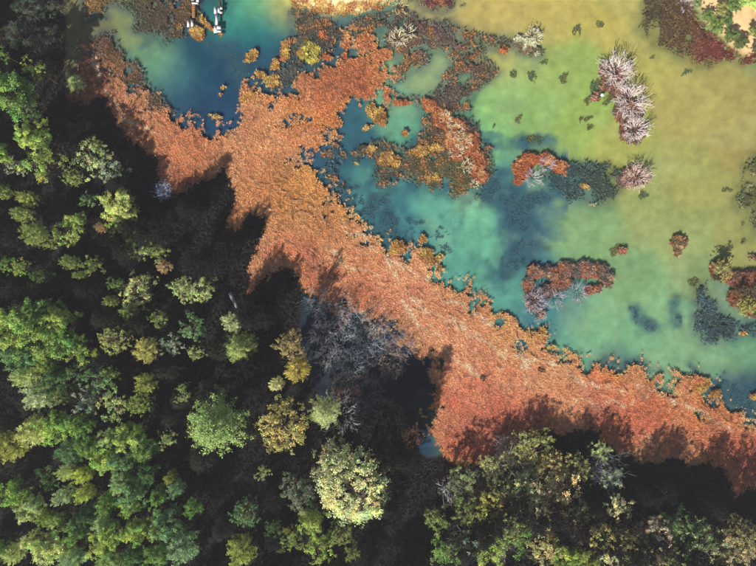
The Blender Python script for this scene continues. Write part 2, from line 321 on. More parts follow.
# ------------------------------------------------------------------ the ground and lake bed, one sheet to the horizon
def axis(lo, hi, step, far):
    inner = np.arange(lo, hi + 0.01, step); out = []; g = step; x = hi
    while x < far: g *= 1.35; x += g; out.append(x)
    out = np.array(out)
    return np.concatenate([(lo - (out - hi))[::-1], inner, out])
gx = axis(-90, 846, 2.2, 9000); gy = axis(-80, 646, 2.2, 9000)
GX, GY = np.meshgrid(gx, gy); GP = np.stack([GX.ravel(), GY.ravel()], 1)
ld = land_d(GP); gz = ground_z(GP)
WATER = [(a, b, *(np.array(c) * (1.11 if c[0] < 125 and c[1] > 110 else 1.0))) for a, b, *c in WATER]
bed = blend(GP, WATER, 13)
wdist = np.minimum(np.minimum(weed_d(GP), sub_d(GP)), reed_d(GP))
weed_shade = np.exp(-np.clip(wdist, 0, None) / 4.5) * 0.6  # weed tint and shade painted into the bed round weed and reed
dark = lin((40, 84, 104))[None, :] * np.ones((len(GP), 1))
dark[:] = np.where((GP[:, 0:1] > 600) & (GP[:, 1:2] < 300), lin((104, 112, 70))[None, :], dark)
bed = bed * (1 - weed_shade[:, None]) + dark * weed_shade[:, None]
milk = (np.clip(fbm(GP, 34, 251, 4) * 3.0, 0, 0.5) * np.clip((GP[:, 0] - 360) / 80, 0, 1))[:, None]; bed = bed * (1 - milk) + (bed * 0.6 + 0.4 * lin((176, 190, 140))) * milk
bz = np.clip(1 - np.minimum(weed_d(GP), sub_d(GP)) / 42, 0, 1) * (GP[:, 0] < 570) * (GP[:, 0] > 300) * (GP[:, 1] > 130)
bm = (np.clip(fbm(GP, 15, 253, 4) * 4.0 + 0.1, 0, 0.85) * bz)[:, None]; bed = bed * (1 - bm) + lin((44, 98, 120)) * bm
sm = (np.clip(0.5 - sub_d(GP) / 9, 0, 1) * np.clip(0.75 + 2.2 * fbm(GP, 6, 257, 3), 0.2, 1))[:, None] * 0.85
bed = bed * (1 - sm) + np.where((GP[:, 0:1] > 600) & (GP[:, 1:2] < 280), lin((112, 112, 70)), lin((50, 92, 108))) * sm
mott = 1 + 0.22 * fbm(GP, 40, 51, 4)[:, None] + 0.22 * fbm(GP, 8, 57, 2)[:, None]
mott = mott + 0.16 * fbm(GP, 5, 59, 2)[:, None]
bed = bed * mott * G_BED
shade_soil = lin((30, 28, 29)) * (1 + 0.5 * fbm(GP, 12, 61, 3)[:, None])  # near-black: forest shade is put into the ground colour
sandc = lin((246, 224, 168)) * (1 + 0.35 * fbm(GP, 9, 63, 3)[:, None])
sandc = np.where((sdf(GP, BANK) < 4)[:, None], lin((226, 190, 140)) * (1 + 0.5 * fbm(GP, 9, 67, 3)[:, None]), sandc)
sdist = np.minimum(sdf(GP, SAND), sdf(GP, BANK))
landc = np.where((sdist < 8)[:, None], sandc, shade_soil)
k = np.clip((2.0 - ld) / 5.0, 0, 1)[:, None]
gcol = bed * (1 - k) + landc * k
nx, ny = len(gx), len(gy)
ii = np.arange(nx * ny).reshape(ny, nx)
GF = np.stack([ii[1:, :-1].ravel(), ii[1:, 1:].ravel(), ii[:-1, 1:].ravel(), ii[:-1, :-1].ravel()], 1)
gz2 = gz + 0.06 * fbm(GP, 7, 71, 2)
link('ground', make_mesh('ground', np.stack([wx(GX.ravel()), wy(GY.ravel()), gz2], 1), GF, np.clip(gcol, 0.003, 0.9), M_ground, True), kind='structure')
hw = 1700.0
link('water', make_mesh('water', [(-hw, -hw, 0), (hw, -hw, 0), (hw, hw, 0), (-hw, hw, 0)], [(0, 1, 2, 3)], None, M_water), kind='structure')

# ------------------------------------------------------------------ reed bed: litter mat, tufts and lodged pale stems
def mat_sheet(name, dist, col_fn, x0, x1, y0, y1, step, z0, amp, seed, mat):
    ax = np.arange(x0, x1, step); ay = np.arange(y0, y1, step)
    X, Y = np.meshgrid(ax, ay); P = np.stack([X.ravel(), Y.ravel()], 1)
    d = dist(P); ins = (d < 0).reshape(X.shape)
    q = ins[1:, :-1] & ins[1:, 1:] & ins[:-1, 1:] & ins[:-1, :-1]
    idx = np.arange(X.size).reshape(X.shape)
    F = np.stack([idx[1:, :-1][q], idx[1:, 1:][q], idx[:-1, 1:][q], idx[:-1, :-1][q]], 1)
    used, inv = np.unique(F.ravel(), return_inverse=True)
    P = P[used]; d = d[used]
    P2 = P + (np.random.default_rng(seed).random(P.shape) - 0.5) * step * 0.8
    z = z0 + amp * (fbm(P, 5, seed, 2)) + np.clip(-d * 0.03, 0, 0.12)
    z = z + np.maximum(ground_z(P) + 0.03, 0)
    return make_mesh(name, np.stack([wx(P2[:, 0]), wy(P2[:, 1]), z], 1), inv.reshape(-1, 4), col_fn(P), mat, True)

def reed_col(P, d=None, g=1.0):
    c = blend(P, REEDC, 16)
    if d is not None:
        e = (np.exp(-np.clip(-d, 0, None) / 7.0) * np.clip((P[:, 0] - 230) / 120, 0.0, 1))[:, None] * 0.75
        c = c * (1 - e) + lin((196, 140, 74)) * e
    t1 = np.clip(fbm(P, 38, 181, 3) * 3.2 + 0.25, 0, 1)[:, None]; c = c * (1 - 0.5 * t1) + lin((196, 146, 106)) * 0.5 * t1      # faded straw
    t2 = np.clip(fbm(P, 20, 183, 3) * 4 - 0.35, 0, 1)[:, None]; c = c * (1 - 0.55 * t2) + lin((150, 98, 78)) * 0.55 * t2       # old brown growth
    tr = np.full(len(P), 99.0)
    W = P + np.stack([fbm(P, 14, 185, 2), fbm(P, 14, 187, 2)], 1) * 14
    for q in TRAILS: tr = np.minimum(tr, stroke(W, q, 0))
    t3 = (np.exp(-(tr / 1.8) ** 2) * np.clip(0.45 + 2.2 * fbm(P, 5, 193, 2), 0.1, 0.7))[:, None]; c = c * (1 - t3) + lin((232, 192, 158)) * t3                                # trampled pale tracks
    v = 1 + 0.4 * fbm(P, 26, 81, 3)[:, None] + 0.75 * fbm(P, 2.4, 83, 2)[:, None]
    wet = np.clip(fbm(P, 4.5, 189, 2) * 6 - 1.0, 0, 1) * np.clip(0.5 + 3 * fbm(P, 30, 191, 2), 0, 1)
    v = v * (1 - 0.55 * wet[:, None])                                                                                          # wet dark gaps
    return c * v * G_REED * g
r1 = np.random.default_rng(11)
reed_root = link('reed_bed', mat_sheet('reed_bed', lambda P: reed_d(P) + 1.5, lambda P: np.clip(reed_col(P) * 0.36, 0.003, 0.9), 40, 900, 20, 640, 1.5, 0.0, 0.14, 91, M_mat), kind='stuff',
                 label='broad rusty orange reed belt sweeping diagonally between lake and forest', category='reeds')
RP = grid_points(40, 810, 20, 560, 1.1, 1.1, r1)
rd = reed_d(RP); keep = (rd < 0.0) & (noise(RP, 2.0, 86) + 0.35 * fbm(RP, 14, 87, 2) > 0.33)
scr = (rd >= 0) & (rd < 9) & (fbm(RP, 3.2, 195, 2) > 0.10 + 0.012 * rd) & (land_d(RP) > 4)     # loose scraps afloat off the rim
keep |= scr
RP, rd = RP[keep], rd[keep]
g = Geo()
ed_ = np.clip(-rd / 6, 0.25, 1); zb = (0.10 + 0.16 * (fbm(RP, 5, 91, 2))) * ed_ - 0.03 * (1 - ed_)
zb = zb + np.maximum(ground_z(RP) + 0.03, 0)
lh = 0.34 * (0.5 + 0.5 * ed_) * (1 + 0.6 * fbm(RP, 18, 93, 2))
blades(g, wx(RP[:, 0]), wy(RP[:, 1]), zb, reed_col(RP, rd), 7, lh, 0.036, (0.72, 0.99), r1, 0.14, 0.28)
link('reed_tufts', g.mesh('reed_tufts', M_reed), reed_root, kind='stuff')
# lodged stems lying in swaths
g = Geo()
for k in range(260):
    t = r1.random(); a0 = np.array([250, 175.0]); b0 = np.array([600, 385.0])
    if r1.random() < 0.22: a0, b0 = np.array([96, 62.0]), np.array([165, 132.0])
    c = a0 + (b0 - a0) * t + r1.normal(0, 17, 2) * (0.45 if b0[0] < 200 else 1)
    if reed_d(c[None, :])[0] > -3: continue
    an = math.radians(40 + r1.normal(0, 38)); ln = r1.uniform(4, 13) ; bend = r1.normal(0, 0.25)
    for j in range(r1.integers(1, 5)):
        p0 = c + r1.normal(0, 1.2, 2); pts = []
        for s_ in np.linspace(-0.5, 0.5, 5):
            aa = an + bend * s_ + r1.normal(0, 0.02)
            pts.append((p0[0] + math.cos(aa) * ln * s_, p0[1] + math.sin(aa) * ln * s_))
        pts = np.array(pts)
        V = np.stack([wx(pts[:, 0]), wy(pts[:, 1]), np.full(5, 0.40) + r1.normal(0, 0.04, 5)], 1)
        cc = lin((222, 170, 130)) * r1.uniform(0.75, 1.1)
        g.tube(V, np.array([0.015, 0.032, 0.035, 0.03, 0.012]), 3, cc)
link('lodged_stems', g.mesh('lodged_stems', M_reed), reed_root, kind='stuff')

# ------------------------------------------------------------------ near-black undergrowth, forest shade put into its colour
UP = grid_points(-40, 800, -40, 610, 3.6, 1.2, r1)
ud = sdf(UP, LAND); UP = UP[(ud < -2) & (reed_d(UP) > 1) & (fbm(UP, 14, 301, 3) > -0.16)]
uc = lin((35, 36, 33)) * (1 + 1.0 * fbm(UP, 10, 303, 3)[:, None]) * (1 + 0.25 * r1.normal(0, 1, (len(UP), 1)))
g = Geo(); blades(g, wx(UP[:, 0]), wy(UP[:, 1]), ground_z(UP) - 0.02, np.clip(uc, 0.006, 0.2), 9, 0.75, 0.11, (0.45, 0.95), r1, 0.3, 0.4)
link('undergrowth', g.mesh('undergrowth', M_weed), kind='stuff', label='near-black undergrowth with forest shade painted into its colour', category='undergrowth')

# ------------------------------------------------------------------ water weed
r2 = np.random.default_rng(19)
def weed_col(P, g=1.0):
    c = blend(P, WEEDC, 14)
    return np.clip(c * (1 + 0.7 * fbm(P, 12, 101, 3)[:, None]) * G_WEED * g, 0.003, 0.9)
WP = grid_points(60, 800, -70, 360, 1.5, 1.1, r2)
wdv = weed_d(WP); cov = fbm(WP, 11, 103, 3)
kp = (wdv < 0) & (reed_d(WP) > -1) & (cov > -0.19 + 0.12 * np.exp(wdv / 6)) & (fbm(WP, 4.2, 104, 2) > -0.11) & (r2.random(len(WP)) < np.clip(0.3 - wdv / 9, 0, 1))
WQ = WP[kp]; we = np.exp(np.clip(wdv[kp], -60, 0) / 5.0)[:, None] * 0.6
g = Geo()
cw = weed_col(WQ, 1.2) * (1 + 1.1 * fbm(WQ, 3.5, 105, 2)[:, None])
cw = cw * (1 - we) + np.where((WQ[:, 0:1] > 600) & (WQ[:, 1:2] < 150), lin((120, 112, 70)), lin((70, 100, 96))) * we
rust = (fbm(WQ, 6, 107, 2) > 0.10) & (WQ[:, 0] > 290) & (WQ[:, 0] < 545)
cw[rust] = lin((180, 128, 80)) * (0.8 + 0.4 * r2.random((rust.sum(), 1)))
blades(g, wx(WQ[:, 0]), wy(WQ[:, 1]), -0.12 + 0.35 * np.clip(fbm(WQ, 5, 108, 2), 0, 1), np.clip(cw, 0.003, 0.9), 7, 0.45, 0.06, (0.6, 0.96), r2, 0.18, 0.35)
weed_root = link('water_weed', g.mesh('water_weed', M_weed), kind='stuff', label='grey brown water weed beds spreading over the shallows at the top', category='water weed')
def wmat(P):
    d = weed_d(P) + 5 + fbm(P, 4, 106, 2) * 12; return np.where((fbm(P, 11, 103, 3) > -0.19 + 0.12 * np.exp(d / 6)), d, 5.0)
link('weed_litter', mat_sheet('weed_litter', wmat, lambda P: weed_col(P, 0.5), 60, 800, -70, 360, 1.6, -0.12, 0.10, 109, M_mat), weed_root, kind='stuff')
SP = grid_points(180, 800, 20, 440, 1.5, 1.1, r2)
sd = sub_d(SP); kp = (sd < 4) & (reed_d(SP) > 0) & (fbm(SP, 5, 113, 3) > -0.02 + 0.03 * np.clip(sd + 8, 0, 20))
# loose sprigs in the shallows between the beds
near = stroke(SP, [(330, 190), (380, 235), (430, 245)], 22); kp |= (near < 0) & (fbm(SP, 5, 119, 2) > 0.13) & (reed_d(SP) > 2)
kp &= land_d(SP) > 6
SQ = SP[kp]
sc = np.where((SQ[:, 0:1] > 600) & (SQ[:, 1:2] < 280), lin((112, 112, 70)), lin((58, 98, 112))) * (1 + 0.5 * fbm(SQ, 9, 121, 2)[:, None])
g = Geo(); blades(g, wx(SQ[:, 0]), wy(SQ[:, 1]), np.minimum(ground_z(SQ) + 0.03, -0.12), np.clip(sc * 1.1, 0.003, 0.9), 9, 0.26, 0.04, (0.85, 0.99), r2, 0.22, 0.3)
link('submerged_weed', g.mesh('submerged_weed', M_weed), kind='stuff', label='blue green submerged weed drifting under the clear shallows', category='water weed')
# dry yellow sedge along the sand bank
YP = grid_points(280, 410, -30, 18, 1.3, 1.1, r2)
ys = sdf(YP, SAND) + fbm(YP, 8, 123, 2) * 8
kp = (ys > -8) & (ys < 4) & (fbm(YP, 6, 127, 2) > -0.12); YP = YP[kp]
yc = np.where(fbm(YP, 7, 129, 2)[:, None] > 0.08, lin((190, 130, 74)), lin((226, 190, 116))) * (0.8 + 0.4 * r2.random((len(YP), 1)))
g = Geo(); blades(g, wx(YP[:, 0]), wy(YP[:, 1]), np.maximum(ground_z(YP), -0.05), yc, 6, 0.4, 0.055, (0.6, 0.95), r2, 0.15, 0.25)
link('dry_sedge', g.mesh('dry_sedge', M_reed), kind='stuff', label='straw yellow sedge fringing the pale sand at the top edge', category='sedge')

# ------------------------------------------------------------------ separate clumps and reed islands
r3 = np.random.default_rng(29)
def clump(name, label, cat, shapes, cols, height=0.5, group=None, dens=1.25, nb=11, z0=-0.05, litter=True, gain=1.2, rag=0.35):
    """shapes: ellipses (x, y, rx, ry, rot) in photo pixels that together outline one clump"""
    A = np.array([s[:2] for s in shapes]); cx, cy = A.mean(0)
    m = max(max(s[2], s[3]) for s in shapes) + 4
    P = grid_points(A[:, 0].min() - m, A[:, 0].max() + m, A[:, 1].min() - m, A[:, 1].max() + m, dens, 1.1, r3)
    def dist(Q):
        d = np.full(len(Q), 1e9)
        for s in shapes: d = np.minimum(d, ell(Q, *s))
        mn = min(max(min(s[2], s[3]), 4) for s in shapes)
        return d + (fbm(Q, 9, 131, 3)) * mn * rag * 2.6 + fbm(Q, 3, 132, 2) * 3.5
    d = dist(P); kq = (d < 0) & (fbm(P, 3.6, 133, 2) > -0.12); P = P[kq]; d = d[kq]
    if len(P) < 5:
        P = np.array([[cx, cy]]) + r3.normal(0, 0.8, (6, 2)); d = np.full(6, -0.5)
    t = thing(name, label, cat, (float(wx(cx)), float(wy(cy)), 0), 0, group)
    ci = np.clip(((fbm(P, 9, 137, 2) + 0.5) * 1.3 - 0.15) * len(cols), 0, len(cols) - 0.01).astype(int)
    col = lin(np.array(cols, float))[ci] * (1 + 0.9 * fbm(P, 3.6, 139, 2)[:, None]) * gain
    g = Geo()
    hz = height * np.clip(-d / 3.0, 0.15, 1.0)
    blades(g, wx(P[:, 0]) - t.location.x, wy(P[:, 1]) - t.location.y, z0 + 0.55 * hz, np.clip(col * np.array([0.95, 1.36, 1.62]), 0.003, 0.92), nb, 0.24 + 0.3 * hz, 0.045, (0.55, 0.97), r3, 0.14, 0.3)
    link('stalks', g.mesh('stalks', M_reed), t, kind='stuff')
    if litter:
        st = 1.3
        ax = np.arange(A[:, 0].min() - m, A[:, 0].max() + m, st); ay = np.arange(A[:, 1].min() - m, A[:, 1].max() + m, st)
        X, Y = np.meshgrid(ax, ay); Q = np.stack([X.ravel(), Y.ravel()], 1); dq = dist(Q); ins = (dq < 0).reshape(X.shape)
        q = ins[1:, :-1] & ins[1:, 1:] & ins[:-1, 1:] & ins[:-1, :-1]
        if q.sum() > 3:
            idx = np.arange(X.size).reshape(X.shape)
            F = np.stack([idx[1:, :-1][q], idx[1:, 1:][q], idx[:-1, 1:][q], idx[:-1, :-1][q]], 1)
            used, inv = np.unique(F.ravel(), return_inverse=True); Q = Q[used]
            cc = lin(np.array(cols, float)).mean(0) * (1 + 0.6 * fbm(Q, 4, 149, 2)[:, None]) * 0.5
            zz = z0 + 0.05 + 0.5 * height * np.clip(-dq[used] / 3.0, 0, 1) * (0.7 + 0.5 * fbm(Q, 4, 151, 2))
            link('litter', make_mesh('litter', np.stack([wx(Q[:, 0]) - t.location.x, wy(Q[:, 1]) - t.location.y, zz], 1), inv.reshape(-1, 4), np.clip(cc, 0.003, 0.9), M_mat, True), t, kind='stuff')
    return t
GOLD = [(196, 136, 70), (206, 150, 80), (180, 116, 64)]
RUST = [(196, 110, 64), (186, 96, 58), (206, 128, 76)]
BROWN = [(120, 92, 66), (150, 108, 70), (96, 84, 72)]
DARK = [(112, 120, 78), (120, 114, 76), (98, 116, 90)]
for a in [
    ('reed_clump', 'small orange reed clump between the right jetty and the dark pond', [(250, 58, 8, 5, -20), (254, 53, 4, 4, 0)], GOLD),
    ('reed_clump', 'long curved orange reed clump right of the dark blue inlet', [(286, 44, 5, 6, 0), (284, 55, 5, 8, 20), (276, 64, 5, 7, 40)], GOLD),
    ('reed_clump', 'ragged orange reed clump just below the long curved one', [(262, 76, 6, 4, 20), (272, 81, 8, 6, 0), (258, 73, 3, 3, 0)], GOLD),
    ('reed_clump', 'knobbly orange reed clump on the pond corner beside the reed belt', [(250, 97, 9, 6, -25), (245, 100, 5, 4, 0)], GOLD),
    ('reed_clump', 'orange reed patch directly below the left jetty', [(196, 33, 8, 7, 30), (200, 37, 5, 4, 20)], GOLD),
    ('reed_clump', 'small tan reed clump left of the left jetty', [(179, 27, 4, 3, 20)], GOLD),
    ('reed_clump', 'thin strip of tan reeds between the two jetties', [(203, 20, 3, 6, -30), (211, 28, 3, 4, -40)], GOLD),
    ('reed_clump', 'tiny tan reed tuft at the foot of the right jetty', [(221, 35, 4, 2.5, 20)], GOLD),
    ('reed_clump', 'floating yellowish tuft low in the dark blue pond', [(216, 118, 5, 2.6, 10), (211, 116, 2, 1.5, 0)], GOLD),
    ('reed_clump', 'lower of two tiny tufts in the middle of the dark blue pond', [(220, 95, 3, 2, 0)], GOLD),
    ('reed_clump', 'upper of two tiny tufts in the middle of the dark blue pond', [(222, 87, 3, 2, 0)], GOLD),
    ('reed_clump', 'round rust reed clump above and right of the yellow algae lump', [(323, 35, 6, 5, 0)], RUST),
    ('reed_clump', 'flat orange reed clump right beside the yellow algae lump', [(327, 57, 5, 3, 0)], RUST),
    ('reed_clump', 'narrow upright rust reed clump in the grey weed', [(347, 46, 3, 6, 10), (345, 56, 3, 4, 0)], RUST),
    ('reed_clump', 'rust reed clump jutting from the upper rim of the reed belt', [(365, 37, 9, 5, 0)], RUST),
    ('reed_clump', 'big golden reed clump below the rust lobe of the belt', [(378, 115, 8, 9, 0), (372, 110, 6, 7, 0), (382, 122, 5, 5, 0)], GOLD),
    ('reed_clump', 'small golden reed clump left of the big golden one', [(367, 128, 5, 3, 0)], GOLD),
    ('reed_clump', 'round golden reed clump in the blue channel below the big golden one', [(388, 158, 9, 8, 0), (382, 162, 6, 4, 0), (396, 163, 4, 4, 0)], GOLD),
    ('reed_clump', 'tiny golden reed tuft in the blue channel above the round clump', [(371, 149, 4, 3, 0)], GOLD),
    ('reed_clump', 'tiny golden reed tuft in blue water by the inner belt edge', [(357, 164, 3, 3, 0)], GOLD),
    ('reed_clump', 'flat golden reed patch left of the reed island with white branches', [(422, 151, 13, 5, -8), (436, 147, 8, 5, 0)], GOLD),
    ('reed_clump', 'small golden reed patch below the flat golden patch', [(433, 178, 8, 5, -15)], GOLD),
    ('reed_clump', 'small golden reed knob in the narrow green water below the weed hole', [(405, 134, 4, 3.5, 0)], GOLD),
    ('reed_clump', 'small rust reed knob at the upper end of the green channel', [(400, 103, 8, 3, 0)], RUST),
    ('reed_clump', 'paired golden reed lobes off the belt in the centre', [(398, 247, 8, 6, 30), (394, 252, 6, 5, 0)], GOLD),
    ('reed_clump', 'forked golden reed lobe off the belt in the centre', [(425, 256, 8, 8, 0), (431, 262, 6, 6, 0)], GOLD),
    ('reed_clump', 'tiny golden tuft above the forked lobe', [(423, 240, 4, 3.5, 0)], GOLD),
    ('reed_clump', 'tiny golden tuft right of the forked lobe', [(440, 257, 3.5, 2.5, -20), (439, 268, 3, 3, 0)], GOLD),
    ('reed_clump', 'golden reed fringe at the belt edge facing the speckled island', [(541, 335, 5, 6, 20), (530, 338, 4, 4, 0)], GOLD),
    ('reed_clump', 'small golden lobe by the belt edge below the speckled island', [(552, 347, 5, 3, 0)], GOLD),
    ('reed_clump', 'spiky golden reed lobe reaching into the lower right water', [(705, 385, 6, 7, 20), (697, 389, 6, 4, 0)], GOLD),
    ('reed_clump', 'rounded orange reed lobe right of the spiky lobe', [(715, 394, 7, 5, 0)], GOLD),
    ('reed_clump', 'small orange patch at the right edge of the lower water', [(753, 397, 5, 3, 0)], GOLD),
    ('reed_clump', 'small orange speck below the dark weed at the right', [(743, 334, 3, 2.2, 0)], GOLD),
    ('reed_clump', 'small rust reed clump on the weedy ridge left of the brown island', [(504, 50, 5, 4, 0)], RUST),
    ('reed_clump', 'orange knob in dark weed right of the rust arc island', [(584, 187, 6, 3, 10)], GOLD),
    ('reed_clump', 'tiny orange knob below the dark weed band', [(592, 205, 4, 2.5, 0)], GOLD),
    ('reed_clump', 'small pinkish reed tuft alone in the green mid lake', [(622, 251, 4.5, 4, 0)], [(196, 124, 96), (176, 104, 80)]),
    ('reed_island', 'small oval brown reed island alone in the right lake', [(679, 243, 8, 8, 0), (677, 252, 5, 5, 0)], [(176, 112, 70), (130, 96, 60), (196, 140, 96)]),
    ('reed_island', 'rust arc shaped reed island with a lilac twig heart', [(522, 170, 12, 10, 40), (530, 160, 12, 7, 0), (545, 160, 12, 7, 10), (560, 168, 10, 7, 25), (518, 180, 6, 6, 0)], RUST),
    ('reed_island', 'large rust reed island with speckled grey underside near the belt', [(535, 273, 10, 8, 0), (550, 273, 10, 8, 0), (566, 270, 11, 8, 0), (583, 270, 12, 9, 0), (598, 272, 10, 9, 0), (607, 279, 6, 8, 0), (528, 284, 6, 11, 0), (531, 300, 7, 11, 0), (540, 313, 6, 5, 0), (548, 290, 9, 8, 0), (562, 284, 12, 7, 0), (594, 289, 10, 5, -15)], [(190, 118, 80), (170, 102, 76), (150, 104, 86), (104, 88, 80), (200, 136, 100)]),
    ('reed_island', 'orange reed island crossed by a trail of white dead branches', [(430, 106, 10, 7, 30), (442, 118, 12, 10, 40), (456, 130, 13, 12, 50), (470, 145, 12, 13, 0), (478, 162, 10, 12, 0), (460, 150, 10, 12, 0), (480, 176, 8, 8, 0), (452, 140, 8, 10, 0)], [(196, 116, 70), (182, 100, 64), (206, 132, 86)]),
    ('reed_island', 'brown and cream reed island at the end of the weedy ridge', [(528, 44, 9, 8, 0), (535, 36, 6, 9, 0), (520, 40, 6, 5, 0), (537, 52, 5, 5, 0)], [(150, 120, 84), (206, 180, 140), (112, 92, 66)]),
    ('reed_island', 'rusty reed footing under the bleached branches in the upper right lake', [(612, 80, 12, 14, 30), (620, 92, 12, 10, 0), (628, 112, 16, 14, 40), (632, 132, 14, 12, 0), (606, 72, 8, 8, 0), (596, 98, 5, 5, 0)], [(150, 92, 70), (120, 84, 68), (176, 116, 90)]),
    ('reed_island', 'oval reed footing at the right tip of the dark weed band', [(634, 178, 15, 10, 0), (625, 181, 8, 8, 0)], [(150, 96, 76), (120, 88, 76), (180, 124, 100)]),
    ('reed_island', 'dark rust reed island at the right edge under the round bushes', [(720, 270, 12, 12, 0), (738, 280, 14, 9, 10), (756, 284, 16, 14, 0), (738, 298, 12, 10, 0), (752, 304, 14, 14, 0), (780, 290, 20, 16, 0)], [(132, 80, 62), (160, 92, 66), (84, 72, 52)]),
    ('reed_clump', 'small rust reed strip at the right edge above the bush island', [(755, 258, 7, 4, 0)], [(150, 96, 76), (110, 84, 66)]),
    ('algae_mat', 'pale yellow green algae lump split by a dark crack', [(304, 52, 5, 8, 10), (314, 50, 5, 6, 0), (312, 60, 6, 4, 0), (309, 45, 6, 3, 0)], [(206, 172, 74), (196, 160, 70)]),
]:
    isl = a[0] == 'reed_island'
    clump(a[0], a[1], 'reed island' if isl else ('algae' if a[0] == 'algae_mat' else 'reed clump'), a[2], a[3], 0.6 if isl else (0.25 if a[0] == 'algae_mat' else 0.5),
          {'reed_clump': 'reed clumps standing in the water', 'reed_island': 'reed islands in the lake'}.get(a[0]))
for lab, sh in [
    ('upright dark weed tuft in the yellow water near the top', [(577, 30, 3, 6, 0)]), ('small dark weed dot right of the upright tuft', [(601, 23, 3, 2.5, 0)]),
    ('dark brown weed tuft in the green bay right of the brown island', [(564, 78, 4, 5, 0)]), ('left of two dark weed tufts below the brown island', [(514, 74, 3.5, 4.5, 0)]),
    ('right of two brownish weed tufts below the brown island', [(531, 75, 4, 5, -20)]), ('dark star shaped weed tuft in the bright green bay', [(519, 118, 4.5, 4.5, 0)]),
    ('flat dark weed patch above the rust arc island', [(534, 138, 9, 4, 0), (540, 141, 5, 3, 0)]), ('brown weed tuft left of the bleached branch island', [(588, 100, 4, 5, 0)]),
    ('flat brown weed streak lower left of the bleached branch island', [(583, 120, 6, 2.5, -20), (590, 127, 4, 2, 0)]), ('dark weed patch hugging the bleached branch island', [(598, 86, 7, 9, 20), (607, 100, 6, 5, 0)]),
    ('dark weed dot off the red brown bank', [(655, 56, 3.5, 3, 0)]), ('small dark weed tuft below the oval twig island', [(644, 195, 4.5, 3.5, -30)]), ('tiny dark weed speck above the grey weed arm', [(461, 6, 2.5, 2, 0)]),
    ('dark weed dot near the right edge of the lake', [(743, 224, 3, 2.5, 0)]), ('small dark weed pair in the right lake', [(728, 190, 4, 2, 0)]), ('dark brown weed tuft left of the bush island', [(694, 282, 6, 4, 0)]),
    ('dark weed dot right of the small oval island', [(745, 241, 3, 3, 0)]), ('small dark tuft beside the pinkish reed tuft', [(614, 252, 4, 4, 0), (618, 246, 4, 2, 0)]), ('dark weed knob at the foot of the green bay', [(494, 126, 3, 2.5, 0)]),
    ('long dark weed streak under the red bank', [(690, 71, 6, 2, -20)]), ('tiny tuft in the water right of the weedy ridge', [(545, 62, 4, 1.8, 0)])]:
    clump('weed_clump', lab, 'weed clump', sh, DARK, 0.10, 'weed clumps in the open water', z0=-0.36, litter=False, gain=np.array([1.15, 0.85, 0.62]), rag=0.7)

# ------------------------------------------------------------------ dead, bleached shrubs
def rot_towards(d, ang, r):
    ax = r.normal(0, 1, 3); ax -= ax @ d * d; ax /= np.linalg.norm(ax) + 1e-9
    return d * math.cos(ang) + ax * math.sin(ang)
def bare_branches(r, R, Hh, n, col, thick=0.055, depth=2, up=0.5, geo=None, base=(0, 0, 0), cj=0.25, spread=0.5):
    """stems that leave one root and fork; R reach, Hh height"""
    g = geo or Geo(); base = np.array(base, float)
    def grow(p, d, L, rad, lev):
        k = 4; pts = [p]; 
        for _ in range(k - 1):
            d = d + r.normal(0, 0.16, 3); d /= np.linalg.norm(d); pts.append(pts[-1] + d * L / (k - 1))
        pts = np.array(pts); pts[:, 2] = np.maximum(pts[:, 2], base[2] + 0.02)
        c = np.array(col) * (1 + cj * (r.random() * 2 - 1))
        g.tube(pts, np.linspace(rad, rad * 0.55, k), 3, np.clip(c, 0.003, 0.92))
        if lev > 0:
            for _ in range(r.integers(2, 4)):
                j = r.integers(1, k); grow(pts[j], rot_towards(d, r.uniform(0.35, 0.85), r), L * r.uniform(0.4, 0.65), rad * 0.65, lev - 1)
    for i in range(n):
        a = 2 * math.pi * (i + r.random()) / n; el = r.uniform(0.2, 1.0) * up + 0.1
        q = r.uniform(0.2, 0.62) * (1.25 - 0.75 * spread); v = np.array([math.cos(a) * R * q, math.sin(a) * R * q, Hh * (1.1 - q) * r.uniform(0.6, 1.1)]); L = np.linalg.norm(v)
        b2 = a + r.normal(0, 0.9 * spread)
        grow(base + np.array([math.cos(b2), math.sin(b2), 0]) * spread * R * math.sqrt(r.random()), v / L, L, thick * r.uniform(0.8, 1.3), depth)
    return g
r4 = np.random.default_rng(37)
WHITE = lin((232, 216, 214)); LILAC = lin((176, 166, 178)); GREYB = lin((142, 148, 148)); BRN = lin((150, 116, 104)); IVORY = lin((226, 216, 184))
def dead_shrub(x, y, rpx, hgt, col, label, group, n=14, thick=0.06, depth=2, spread=0.55, z=None):
    zz = float(max(ground_z(np.array([[x, y]], float))[0], -0.15)) if z is None else z
    t = thing('dead_shrub', label, 'shrub', (float(wx(x)), float(wy(y)), zz), 0, group)
    link('branches', bare_branches(r4, rpx * MPP, hgt, n, col, thick, depth, spread=spread).mesh('branches', M_dead), t)
    return t
gB = 'bleached dead shrubs on the reed islands'
